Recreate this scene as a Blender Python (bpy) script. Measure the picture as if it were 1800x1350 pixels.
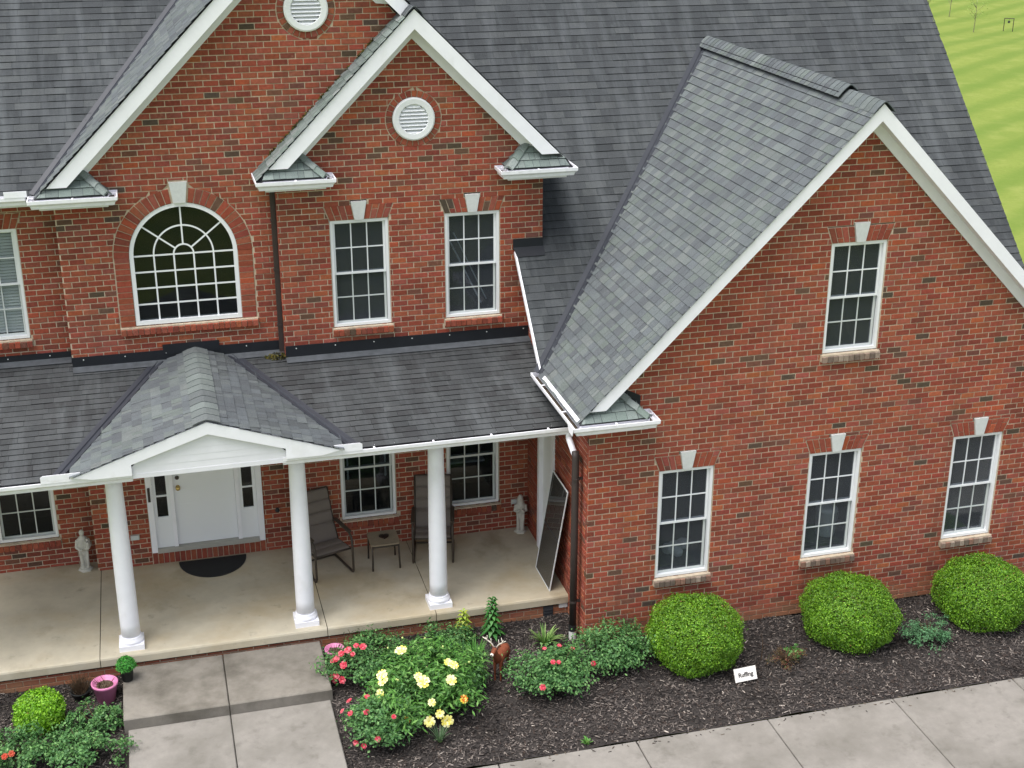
import bpy, math, random
import numpy as np
from mathutils import Matrix, Vector
R = math.radians
rng = np.random.default_rng(11); random.seed(5)
for o in list(bpy.data.objects): bpy.data.objects.remove(o)
scene = bpy.context.scene
COL = scene.collection

# ------------------------------------------------------------------ camera, sky, sun, exposure
CAM = np.array([-5.183, -15.473, 10.322])
cam_d = bpy.data.cameras.new('camera'); cam = bpy.data.objects.new('camera', cam_d); COL.objects.link(cam)
pit, yaw, rol = R(21.699), R(15.018), R(0.058)
fwd = Vector((math.sin(yaw)*math.cos(pit), math.cos(yaw)*math.cos(pit), -math.sin(pit)))
rgt = Vector((math.cos(yaw), -math.sin(yaw), 0)); upv = rgt.cross(fwd)
r2 = rgt*math.cos(rol)+upv*math.sin(rol); u2 = -rgt*math.sin(rol)+upv*math.cos(rol)
m = Matrix.Identity(4)
for i in range(3): m[i][0], m[i][1], m[i][2], m[i][3] = r2[i], u2[i], -fwd[i], CAM[i]
cam.matrix_world = m
cam_d.sensor_width = 36; cam_d.lens = 36*2434.884/1800; cam_d.clip_start = .1; cam_d.clip_end = 2000
scene.camera = cam
SUN_EL, SUN_AZ = R(70), R(-110)          # azimuth measured from +Y towards +X
w = bpy.data.worlds.new('World'); scene.world = w; w.use_nodes = True
nt = w.node_tree; bg = nt.nodes['Background']
sky = nt.nodes.new('ShaderNodeTexSky'); sky.sky_type = 'NISHITA'; sky.sun_disc = False
sky.sun_elevation = SUN_EL; sky.sun_rotation = SUN_AZ; sky.air_density = 1.0; sky.dust_density = 4.0; sky.ozone_density = .6
hs = nt.nodes.new('ShaderNodeHueSaturation'); hs.inputs['Saturation'].default_value = .5     # overcast: the cloud veil greys the sky evenly
nt.links.new(sky.outputs[0], hs.inputs['Color']); nt.links.new(hs.outputs[0], bg.inputs[0]); bg.inputs[1].default_value = .095
sl = bpy.data.lights.new('sun', 'SUN'); sl.energy = 1.5; sl.angle = R(48); sl.color = (1, .985, .965)
so = bpy.data.objects.new('sun', sl); COL.objects.link(so); so.location = (-20, -5, 30)
sd = Vector((math.sin(SUN_AZ)*math.cos(SUN_EL), math.cos(SUN_AZ)*math.cos(SUN_EL), math.sin(SUN_EL)))
so.rotation_euler = sd.to_track_quat('Z', 'Y').to_euler()
vs = scene.view_settings; vs.view_transform = 'Standard'; vs.look = 'None'; vs.gamma = 1; vs.exposure = 1.29; vs.use_curve_mapping = False

# ------------------------------------------------------------------ helpers
def srgb(r, g, b):
    f = lambda c: (c/255/12.92) if c/255 <= .04045 else ((c/255+.055)/1.055)**2.4
    return (f(r), f(g), f(b))
MATS = {}
def node(nt, t, **k):
    n = nt.nodes.new(t)
    for a, v in k.items(): setattr(n, a, v)
    return n
def mat(name, col=(.5, .5, .5), rough=.8, attr=False, noise=0., nscale=8., bump=0., bscale=60., spec=.3, metal=0., stains=None, trans=0., scale3=(1, 1, 1), splash=False):
    """principled material: flat colour or 'Col' attribute, multiplied by noise; optional list of stain layers (scale, lo, hi, colour, amount)"""
    m = bpy.data.materials.new(name); m.use_nodes = True; nt = m.node_tree
    b = nt.nodes['Principled BSDF']; L = nt.links.new
    b.inputs['Roughness'].default_value = rough; b.inputs['Specular IOR Level'].default_value = spec; b.inputs['Metallic'].default_value = metal
    if attr:
        a = node(nt, 'ShaderNodeVertexColor'); a.layer_name = 'Col'; c = a.outputs[0]
    else:
        a = node(nt, 'ShaderNodeRGB'); a.outputs[0].default_value = (*col, 1); c = a.outputs[0]
    geo = node(nt, 'ShaderNodeNewGeometry'); mp = node(nt, 'ShaderNodeMapping'); mp.inputs['Scale'].default_value = scale3
    L(geo.outputs['Position'], mp.inputs[0]); P = mp.outputs[0]
    if noise:
        n = node(nt, 'ShaderNodeTexNoise'); n.inputs['Scale'].default_value = nscale; n.inputs['Detail'].default_value = 6; n.inputs['Roughness'].default_value = .65
        L(P, n.inputs['Vector'])
        mr = node(nt, 'ShaderNodeMapRange'); mr.inputs[1].default_value = .3; mr.inputs[2].default_value = .7; mr.inputs[3].default_value = 1-noise; mr.inputs[4].default_value = 1+noise
        L(n.outputs[0], mr.inputs[0])
        mx = node(nt, 'ShaderNodeMix', data_type='RGBA', blend_type='MULTIPLY'); mx.inputs[0].default_value = 1
        L(c, mx.inputs[6]); L(mr.outputs[0], mx.inputs[7]); c = mx.outputs[2]
    for (sc, lo, hi, sc_col, amt, s3) in (stains or []):
        mp2 = node(nt, 'ShaderNodeMapping'); mp2.inputs['Scale'].default_value = s3; L(geo.outputs['Position'], mp2.inputs[0])
        n = node(nt, 'ShaderNodeTexNoise'); n.inputs['Scale'].default_value = sc; n.inputs['Detail'].default_value = 7; n.inputs['Roughness'].default_value = .6
        L(mp2.outputs[0], n.inputs['Vector'])
        mr = node(nt, 'ShaderNodeMapRange'); mr.inputs[1].default_value = lo; mr.inputs[2].default_value = hi; mr.inputs[3].default_value = 0; mr.inputs[4].default_value = amt
        L(n.outputs[0], mr.inputs[0])
        mx = node(nt, 'ShaderNodeMix', data_type='RGBA', blend_type='MIX'); L(mr.outputs[0], mx.inputs[0]); L(c, mx.inputs[6]); mx.inputs[7].default_value = (*sc_col, 1); c = mx.outputs[2]
    if splash:      # soil splashed up on the lowest courses
        sx = node(nt, 'ShaderNodeSeparateXYZ'); L(geo.outputs['Position'], sx.inputs[0]); n = node(nt, 'ShaderNodeTexNoise'); n.inputs['Scale'].default_value = 4; n.inputs['Detail'].default_value = 5; L(geo.outputs['Position'], n.inputs['Vector'])
        ma = node(nt, 'ShaderNodeMath', operation='MULTIPLY_ADD'); ma.inputs[1].default_value = -.45; L(n.outputs[0], ma.inputs[0]); L(sx.outputs[2], ma.inputs[2])
        mr = node(nt, 'ShaderNodeMapRange'); mr.inputs[1].default_value = -.22; mr.inputs[2].default_value = .08; mr.inputs[3].default_value = .7; mr.inputs[4].default_value = 0; L(ma.outputs[0], mr.inputs[0])
        mx = node(nt, 'ShaderNodeMix', data_type='RGBA', blend_type='MIX'); L(mr.outputs[0], mx.inputs[0]); L(c, mx.inputs[6]); mx.inputs[7].default_value = (*srgb(158, 120, 92), 1); c = mx.outputs[2]
    L(c, b.inputs['Base Color'])
    if bump:
        n = node(nt, 'ShaderNodeTexNoise'); n.inputs['Scale'].default_value = bscale; n.inputs['Detail'].default_value = 4; L(P, n.inputs['Vector'])
        bp = node(nt, 'ShaderNodeBump'); bp.inputs['Strength'].default_value = bump; bp.inputs['Distance'].default_value = .01
        L(n.outputs[0], bp.inputs['Height']); L(bp.outputs[0], b.inputs['Normal'])
    if trans:
        tr = node(nt, 'ShaderNodeBsdfTranslucent'); L(c, tr.inputs[0]); ms = node(nt, 'ShaderNodeMixShader'); ms.inputs[0].default_value = trans
        L(b.outputs[0], ms.inputs[1]); L(tr.outputs[0], ms.inputs[2]); L(ms.outputs[0], nt.nodes['Material Output'].inputs[0])
    MATS[name] = m; return m
def glass_mat(name, tint, haze, hazecol, refl=1.):
    m = bpy.data.materials.new(name); m.use_nodes = True; nt = m.node_tree; L = nt.links.new
    nt.nodes.remove(nt.nodes['Principled BSDF'])
    t = node(nt, 'ShaderNodeBsdfTransparent'); t.inputs[0].default_value = (*tint, 1)
    d = node(nt, 'ShaderNodeBsdfDiffuse'); d.inputs[0].default_value = (*hazecol, 1)
    g = node(nt, 'ShaderNodeBsdfGlossy'); g.inputs['Roughness'].default_value = .02
    m1 = node(nt, 'ShaderNodeMixShader'); m1.inputs[0].default_value = haze; L(t.outputs[0], m1.inputs[1]); L(d.outputs[0], m1.inputs[2])
    fr = node(nt, 'ShaderNodeFresnel'); fr.inputs[0].default_value = 1.5; fm = node(nt, 'ShaderNodeMath', operation='MULTIPLY'); fm.inputs[1].default_value = refl; L(fr.outputs[0], fm.inputs[0])
    m2 = node(nt, 'ShaderNodeMixShader'); L(fm.outputs[0], m2.inputs[0]); L(m1.outputs[0], m2.inputs[1]); L(g.outputs[0], m2.inputs[2])
    L(m2.outputs[0], nt.nodes['Material Output'].inputs[0]); MATS[name] = m
class MB:
    def __init__(s): s.v = []; s.f = []; s.c = []; s.col = None
    def quad(s, *p, col=None):
        i = len(s.v); s.v += [tuple(q) for q in p]; s.f.append(tuple(range(i, i+len(p)))); s.c.append(col if col is not None else s.col)
    def box(s, x0, x1, y0, y1, z0, z1, col=None, M=None):
        i = len(s.v); P = [(x0, y0, z0), (x1, y0, z0), (x1, y1, z0), (x0, y1, z0), (x0, y0, z1), (x1, y0, z1), (x1, y1, z1), (x0, y1, z1)]
        if M is not None: P = [tuple(M @ Vector(q)) for q in P]
        s.v += P
        for f in ((0, 3, 2, 1), (4, 5, 6, 7), (0, 1, 5, 4), (1, 2, 6, 5), (2, 3, 7, 6), (3, 0, 4, 7)):
            s.f.append(tuple(i+k for k in f)); s.c.append(col if col is not None else s.col)
    def prism(s, poly, d, col=None):
        n = len(poly); i = len(s.v); d = Vector(d)
        s.v += [tuple(p) for p in poly]+[tuple(Vector(p)+d) for p in poly]
        c = col if col is not None else s.col
        s.f.append(tuple(range(i, i+n))); s.c.append(c); s.f.append(tuple(range(i+2*n-1, i+n-1, -1))); s.c.append(c)
        for k in range(n):
            k2 = (k+1) % n; s.f.append((i+k, i+n+k, i+n+k2, i+k2)); s.c.append(c)
    def bar(s, a, b, w, h, up=(0, 0, 1), col=None):
        a = Vector(a); b = Vector(b); d = (b-a).normalized(); u = Vector(up); x = d.cross(u)
        if x.length < 1e-4: x = d.cross(Vector((1, 0, 0)))
        x.normalize(); u = x.cross(d); x *= w/2; u *= h/2
        s.prism([a-x-u, a+x-u, a+x+u, a-x+u], b-a, col)
    def tube(s, pts, r, n=8, col=None, cap=True):
        pts = [Vector(p) for p in pts]; rr = r if isinstance(r, (list, tuple)) else [r]*len(pts); base = len(s.v); prev = None
        for k, p in enumerate(pts):
            d = (pts[min(k+1, len(pts)-1)]-pts[max(k-1, 0)]).normalized()
            x = (prev if prev is not None else (Vector((0, 0, 1)) if abs(d.z) < .9 else Vector((1, 0, 0))))
            x = x-d*x.dot(d)
            if x.length < 1e-5: x = d.orthogonal()
            x.normalize(); prev = x; y = d.cross(x)
            for j in range(n):
                a = 2*math.pi*j/n; s.v.append(tuple(p+(x*math.cos(a)+y*math.sin(a))*rr[k]))
        c = col if col is not None else s.col
        for k in range(len(pts)-1):
            for j in range(n):
                j2 = (j+1) % n; s.f.append((base+k*n+j, base+k*n+j2, base+(k+1)*n+j2, base+(k+1)*n+j)); s.c.append(c)
        if cap:
            s.f.append(tuple(base+j for j in reversed(range(n)))); s.c.append(c)
            e = base+(len(pts)-1)*n; s.f.append(tuple(e+j for j in range(n))); s.c.append(c)
    def lathe(s, prof, c0=(0, 0, 0), n=24, col=None, sx=1, sy=1):
        base = len(s.v); c = col if col is not None else s.col
        for r, z in prof:
            for j in range(n):
                a = 2*math.pi*j/n; s.v.append((c0[0]+sx*r*math.cos(a), c0[1]+sy*r*math.sin(a), c0[2]+z))
        for k in range(len(prof)-1):
            for j in range(n):
                j2 = (j+1) % n; s.f.append((base+k*n+j, base+k*n+j2, base+(k+1)*n+j2, base+(k+1)*n+j)); s.c.append(c)
        s.f.append(tuple(base+j for j in reversed(range(n)))); s.c.append(c)
        e = base+(len(prof)-1)*n; s.f.append(tuple(e+j for j in range(n))); s.c.append(c)
    def mesh(s, name, mt):
        me = bpy.data.meshes.new(name); me.from_pydata(s.v, [], s.f)
        if any(c is not None for c in s.c):
            at = me.color_attributes.new('Col', 'FLOAT_COLOR', 'CORNER'); arr = []
            for f, c in zip(s.f, s.c): arr += [*(c if c is not None else (.5, .5, .5)), 1.]*len(f)
            at.data.foreach_set('color', arr)
        me.materials.append(MATS[mt]); return me
    def build(s, name, mt, parent=None, smooth=False, kind=None):
        me = s.mesh(name, mt); o = bpy.data.objects.new(name, me); COL.objects.link(o)
        if smooth: me.polygons.foreach_set('use_smooth', [True]*len(me.polygons))
        if parent is not None: o.parent = parent
        if kind: o['kind'] = kind
        return o
def np_obj(name, V, F, C, mt, parent=None, kind=None):
    """fast quads object: V (n,3) F (m,4) C (m,3)"""
    me = bpy.data.meshes.new(name); V = np.ascontiguousarray(V, np.float32); F = np.ascontiguousarray(F, np.int32)
    me.vertices.add(len(V)); me.vertices.foreach_set('co', V.ravel()); me.loops.add(F.size); me.loops.foreach_set('vertex_index', F.ravel())
    me.polygons.add(len(F)); me.polygons.foreach_set('loop_start', np.arange(0, F.size, 4, dtype=np.int32)); me.polygons.foreach_set('loop_total', np.full(len(F), 4, np.int32))
    me.update(calc_edges=True); me.shade_flat()
    at = me.color_attributes.new('Col', 'FLOAT_COLOR', 'CORNER')
    c4 = np.repeat(np.concatenate([C, np.ones((len(C), 1))], 1), 4, 0).astype(np.float32); at.data.foreach_set('color', c4.ravel())
    me.materials.append(MATS[mt]); o = bpy.data.objects.new(name, me); COL.objects.link(o)
    if parent is not None: o.parent = parent
    if kind: o['kind'] = kind
    return o
def link_mesh(name, me, parent, M=None):
    o = bpy.data.objects.new(name, me); COL.objects.link(o)
    if parent is not None: o.parent = parent
    if M is not None: o.matrix_local = M
    return o
def thing(name, label, cat, loc=(0, 0, 0), rz=0, group=None):
    o = bpy.data.objects.new(name, None); COL.objects.link(o); o.location = loc; o.rotation_euler = (0, 0, rz); o.empty_display_size = .2
    o['label'] = label; o['category'] = cat
    if group: o['group'] = group
    return o
def tag(o, label, cat, group=None):
    o['label'] = label; o['category'] = cat
    if group: o['group'] = group
    return o
def remesh_body(mb, name, mt, voxel, parent, smooth_it=6):
    """one continuous surface from overlapping solids"""
    me = mb.mesh(name, mt); o = bpy.data.objects.new(name, me); COL.objects.link(o)
    md = o.modifiers.new('r', 'REMESH'); md.mode = 'VOXEL'; md.voxel_size = voxel
    ms = o.modifiers.new('s', 'SMOOTH'); ms.iterations = smooth_it; ms.factor = .5
    bpy.context.view_layer.update()
    dg = bpy.context.evaluated_depsgraph_get(); me2 = bpy.data.meshes.new_from_object(o.evaluated_get(dg))
    o.modifiers.clear(); o.data = me2; me2.name = name
    if not me2.materials: me2.materials.append(MATS[mt])
    me2.polygons.foreach_set('use_smooth', [True]*len(me2.polygons))
    if parent is not None: o.parent = parent
    return o

# ------------------------------------------------------------------ materials
mat('brick', rough=.9, attr=True, noise=.22, nscale=28, bump=.5, bscale=90, spec=.15,
    stains=[(.9, .52, .8, srgb(120, 78, 66), .35, (1, 1, 1)), (14, .64, .8, srgb(196, 170, 150), .3, (1, 1, 1)), (1.6, .54, .74, srgb(104, 74, 62), .45, (2.2, 2.2, .22))], splash=True)
mat('mortar', srgb(200, 184, 162), .95, noise=.2, nscale=14, bump=.4, bscale=120, spec=.1, stains=[(1.2, .5, .75, srgb(156, 138, 116), .55, (1, 1, 1)), (1.6, .54, .74, srgb(140, 120, 102), .5, (2.2, 2.2, .22))], splash=True)
mat('limestone', srgb(208, 211, 209), .85, noise=.08, nscale=20)
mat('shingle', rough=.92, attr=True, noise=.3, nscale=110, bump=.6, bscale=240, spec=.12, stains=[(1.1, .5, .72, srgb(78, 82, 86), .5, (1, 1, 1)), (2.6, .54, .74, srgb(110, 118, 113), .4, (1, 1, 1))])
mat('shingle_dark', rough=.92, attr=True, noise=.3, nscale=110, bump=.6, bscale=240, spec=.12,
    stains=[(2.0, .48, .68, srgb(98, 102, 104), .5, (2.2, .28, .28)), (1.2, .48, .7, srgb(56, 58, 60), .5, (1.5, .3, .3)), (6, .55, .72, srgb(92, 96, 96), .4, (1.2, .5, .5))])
mat('roof_deck', srgb(60, 61, 64), .95, noise=.2)
mat('white_trim', srgb(246, 246, 252), .5, noise=.03, nscale=5, spec=.4, stains=[(3, .6, .8, srgb(206, 206, 200), .35, (1, 1, .5))])
mat('soffit_white', srgb(232, 232, 237), .6, noise=.04, nscale=4)
mat('gutter_white', srgb(244, 244, 250), .4, noise=.05, nscale=9, spec=.5, stains=[(7, .56, .75, srgb(170, 165, 150), .35, (1, 1, 3))])
mat('gutter_dirt', srgb(74, 66, 54), .95, noise=.5, nscale=30, bump=.8, bscale=60)
mat('vinyl_white', srgb(236, 238, 240), .45, spec=.4)
mat('vinyl_gray', srgb(205, 210, 208), .5, spec=.4)
mat('flashing', srgb(27, 30, 36), .55, noise=.15, nscale=6, spec=.4)
mat('flashing_gray', srgb(78, 82, 86), .6, noise=.25, nscale=8, spec=.4)
mat('valley_metal', srgb(50, 53, 60), .5, noise=.12, nscale=4, spec=.45)
mat('moss', srgb(72, 74, 38), .95, attr=True)
mat('downspout', srgb(62, 54, 52), .5, noise=.08, spec=.4)
mat('dark_gray', srgb(52, 54, 58), .7)
glass_mat('glass', (.60, .64, .66), .02, (.2, .23, .25), .62)
glass_mat('screened_glass', (.78, .81, .84), .19, (.14, .158, .18), .3)
glass_mat('clear_glass', (.86, .88, .88), .012, (.2, .23, .25), .4)
mat('room', srgb(84, 82, 80), .9)
mat('blind', srgb(232, 236, 238), .6)
mat('door_paint', srgb(240, 242, 246), .45, spec=.4)
mat('brass', srgb(214, 186, 120), .28, metal=1.)
mat('aluminum_sill', srgb(172, 170, 162), .5)
mat('porch_concrete', srgb(192, 184, 164), .85, noise=.10, nscale=3, bump=.15, bscale=80, spec=.25,
    stains=[(.75, .44, .68, srgb(176, 156, 118), .6, (1, 1.2, 1)), (1.5, .56, .74, srgb(136, 120, 92), .55, (1, .7, 1)), (5, .62, .78, srgb(112, 102, 86), .5, (1, 1, 1))])
mat('concrete', srgb(130, 125, 117), .9, noise=.10, nscale=9, bump=.3, bscale=110, spec=.2,
    stains=[(1.3, .44, .64, srgb(92, 88, 80), .85, (1, 1, 1)), (4.5, .55, .75, srgb(86, 82, 74), .6, (1, 1, 1)), (26, .6, .75, srgb(112, 108, 100), .4, (1, 1, 1))])
mat('concrete_light', srgb(133, 129, 123), .9, noise=.09, nscale=8, bump=.3, bscale=110, spec=.2,
    stains=[(.9, .45, .72, srgb(106, 103, 96), .9, (1, 1, 1)), (5, .55, .75, srgb(96, 93, 86), .6, (1, 1, 1))])
mat('soil', srgb(50, 46, 44), .97, noise=.4, nscale=18, bump=1., bscale=30)
mat('chips', rough=.95, attr=True, noise=.2, nscale=40, spec=.1)
mat('lawn', srgb(118, 131, 62), .95, noise=.10, nscale=7, bump=.6, bscale=9, spec=.1,
    stains=[(.13, .42, .62, srgb(104, 122, 54), .6, (1, 1, 1)), (.9, .5, .72, srgb(136, 143, 78), .6, (1, 1, 1)), (2.6, .55, .75, srgb(98, 122, 50), .5, (1, 1, 1))])
m_ = MATS['lawn']; nt_ = m_.node_tree; L_ = nt_.links.new; bs = nt_.nodes['Principled BSDF']; src = bs.inputs['Base Color'].links[0].from_socket
ge = node(nt_, 'ShaderNodeNewGeometry'); dt = node(nt_, 'ShaderNodeVectorMath', operation='DOT_PRODUCT'); dt.inputs[1].default_value = (-.57*2.9, .82*2.9, 0); L_(ge.outputs['Position'], dt.inputs[0])
nz = node(nt_, 'ShaderNodeTexNoise'); nz.inputs['Scale'].default_value = .35; nz.inputs['Detail'].default_value = 3; L_(ge.outputs['Position'], nz.inputs['Vector'])
ad = node(nt_, 'ShaderNodeMath', operation='MULTIPLY_ADD'); ad.inputs[1].default_value = 1.2; L_(nz.outputs[0], ad.inputs[0]); L_(dt.outputs['Value'], ad.inputs[2])
sn = node(nt_, 'ShaderNodeMath', operation='SINE'); L_(ad.outputs[0], sn.inputs[0]); mr_ = node(nt_, 'ShaderNodeMapRange'); mr_.inputs[1].default_value = -.4; mr_.inputs[2].default_value = .9; mr_.inputs[3].default_value = 0; mr_.inputs[4].default_value = .55; L_(sn.outputs[0], mr_.inputs[0])
mx_ = node(nt_, 'ShaderNodeMix', data_type='RGBA'); L_(mr_.outputs[0], mx_.inputs[0]); L_(src, mx_.inputs[6]); mx_.inputs[7].default_value = (*srgb(90, 114, 46), 1); L_(mx_.outputs[2], bs.inputs['Base Color'])
mat('leaf', rough=.55, attr=True, noise=.12, nscale=30, spec=.35, trans=.22)
mat('leaf_gloss', rough=.45, attr=True, noise=.1, nscale=30, spec=.45, trans=.25)
mat('petal', rough=.6, attr=True, spec=.2, trans=.2)
mat('wood_stem', srgb(84, 66, 48), .9, noise=.2)
mat('green_stem', srgb(84, 110, 52), .8)
mat('sling_fabric', srgb(120, 111, 104), .9, noise=.06, nscale=60, bump=.2, bscale=300)
mat('bronze_frame', srgb(70, 62, 54), .5, spec=.4)
mat('tan_top', srgb(142, 130, 110), .6, noise=.1, nscale=12)
mat('heart_dark', srgb(48, 36, 30), .4)
mat('stone_statue', srgb(200, 198, 188), .9, noise=.14, nscale=14, bump=.4, bscale=40)
mat('mat_rubber', srgb(44, 45, 46), .95, noise=.15, nscale=40, bump=.5, bscale=120)
mat('pink_pot', srgb(212, 130, 172), .45, noise=.08, nscale=7, spec=.4)
mat('black_pot', srgb(40, 42, 42), .5)
mat('potting', srgb(86, 74, 60), .97, noise=.5, nscale=40, bump=1., bscale=60)
mat('deer_brown', srgb(116, 62, 40), .75, noise=.2, nscale=18, bump=.3, bscale=60)
mat('bone_white', srgb(236, 226, 212), .7)
mat('nose_black', srgb(24, 20, 20), .5)
mat('sign_white', srgb(232, 228, 222), .7, noise=.05, nscale=20)
mat('ink', srgb(40, 38, 38), .8)
mat('pvc', srgb(222, 224, 220), .5)
mat('bucket_white', srgb(206, 212, 210), .6)
mat('bark_gray', srgb(130, 130, 96), .95, noise=.2)
glass_mat('screen_mesh', (.34, .33, .32), .72, (.075, .07, .066), .2)

BRICK_PAL = [(150, 80, 62, 16), (155, 85, 65, 14), (143, 75, 59, 14), (158, 90, 69, 9), (136, 71, 58, 9), (154, 78, 62, 12), (144, 83, 69, 7), (166, 94, 66, 3.5), (128, 71, 59, 6), (118, 78, 66, 3.5), (102, 78, 65, 1.8), (86, 74, 63, 1.3), (156, 86, 73, 6), (170, 88, 62, 1.5)]
BP_C = [srgb(*c[:3]) for c in BRICK_PAL]; BP_W = np.array([c[3] for c in BRICK_PAL], float); BP_W /= BP_W.sum()
def brick_col():
    c = np.array(BP_C[rng.choice(len(BP_C), p=BP_W)]); return tuple(c*rng.uniform(.88, 1.12)*np.array([1, rng.uniform(.94, 1.06), rng.uniform(.92, 1.08)]))

# ------------------------------------------------------------------ THE HOUSE
house = thing('brick_house', 'red brick two-storey house with white gable trim, grey shingle roofs and a columned front porch', 'house')
Y2, Y1, Y0 = 2.931, 3.169, 3.462
ZS = .35
PITCH = .0787; JT = .0125; BL = .203

def part(name, parent=None):
    o = bpy.data.objects.new(name, None); COL.objects.link(o); o.parent = parent or house; o.empty_display_size = .1; return o

# opening: (zmin, zmax, fL, fR)
def rect_open(x0, x1, z0, z1): return (z0, z1, lambda z: x0, lambda z: x1)
def trap_open(xc, z0, z1, wb, wt):
    f = lambda z: (wb+(wt-wb)*(min(max(z, z0), z1)-z0)/(z1-z0))
    return (z0, z1, lambda z: xc-f(z), lambda z: xc+f(z))
def arch_open(xc, zb, zs_, r):
    f = lambda z: r if z <= zs_ else math.sqrt(max(r*r-(z-zs_)**2, 0))
    return (zb, zs_+r, lambda z: xc-f(z), lambda z: xc+f(z))
def circ_open(xc, zc, r):
    f = lambda z: math.sqrt(max(r*r-(z-zc)**2, 0)); return (zc-r, zc+r, lambda z: xc-f(z), lambda z: xc+f(z))
def cut_pieces(xl, xr, z0, z1, opens, gap):
    """pieces as (xl0,xr0,xl1,xr1)"""
    ps = [(xl, xr, xl, xr)]
    for (a, b, fL, fR) in opens:
        ov = min(z1, b)-max(z0, a)
        if ov < .3*(z1-z0): continue
        za, zb = min(max(z0, a), b), min(max(z1, a), b)
        l0, l1, r0, r1 = fL(za)-gap, fL(zb)-gap, fR(za)+gap, fR(zb)+gap
        out = []
        for (p0, q0, p1, q1) in ps:
            if q0 <= min(l0, l1) and q1 <= min(l0, l1) or p0 >= max(r0, r1): out.append((p0, q0, p1, q1)); continue
            A = (p0, min(q0, l0), p1, min(q1, l1)); B = (max(p0, r0), q0, max(p1, r1), q1)
            for T in (A, B):
                if T[1]-T[0] > .012 and T[3]-T[2] > .012: out.append(T)
                elif T[1]-T[0] > .03: out.append((T[0], T[1], T[0]+(T[2] > T[0])*0, T[0]+.004) if T is A else (T[0], T[1], T[1]-.004, T[1]))
                elif T[3]-T[2] > .03: out.append((T[2], T[2]+.004, T[2], T[3]) if T is A else (T[3]-.004, T[3], T[2], T[3]))
        ps = out
    return ps
BRICKS = []   # candidates for individual objects: (distance, wall, matrix, size)
def brick_geo(T, z0, z1, D, ch=.004, pr=0.):
    """front-chamfered brick, depth into wall D; coordinates (u, d, z)"""
    a, b, c, d = T
    o = [(a, ch+pr, z0), (b, ch+pr, z0), (d, ch+pr, z1), (c, ch+pr, z1)]
    i = [(a+ch, pr, z0+ch), (b-ch, pr, z0+ch), (d-ch, pr, z1-ch), (c+ch, pr, z1-ch)]
    k = [(a, D, z0), (b, D, z0), (d, D, z1), (c, D, z1)]
    V = o+i+k; F = [(4, 5, 6, 7)]
    for j in range(4):
        j2 = (j+1) % 4; F.append((j, j2, 4+j2, 4+j)); F.append((8+j, 8+j2, j2, j))
    return V, F
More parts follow.
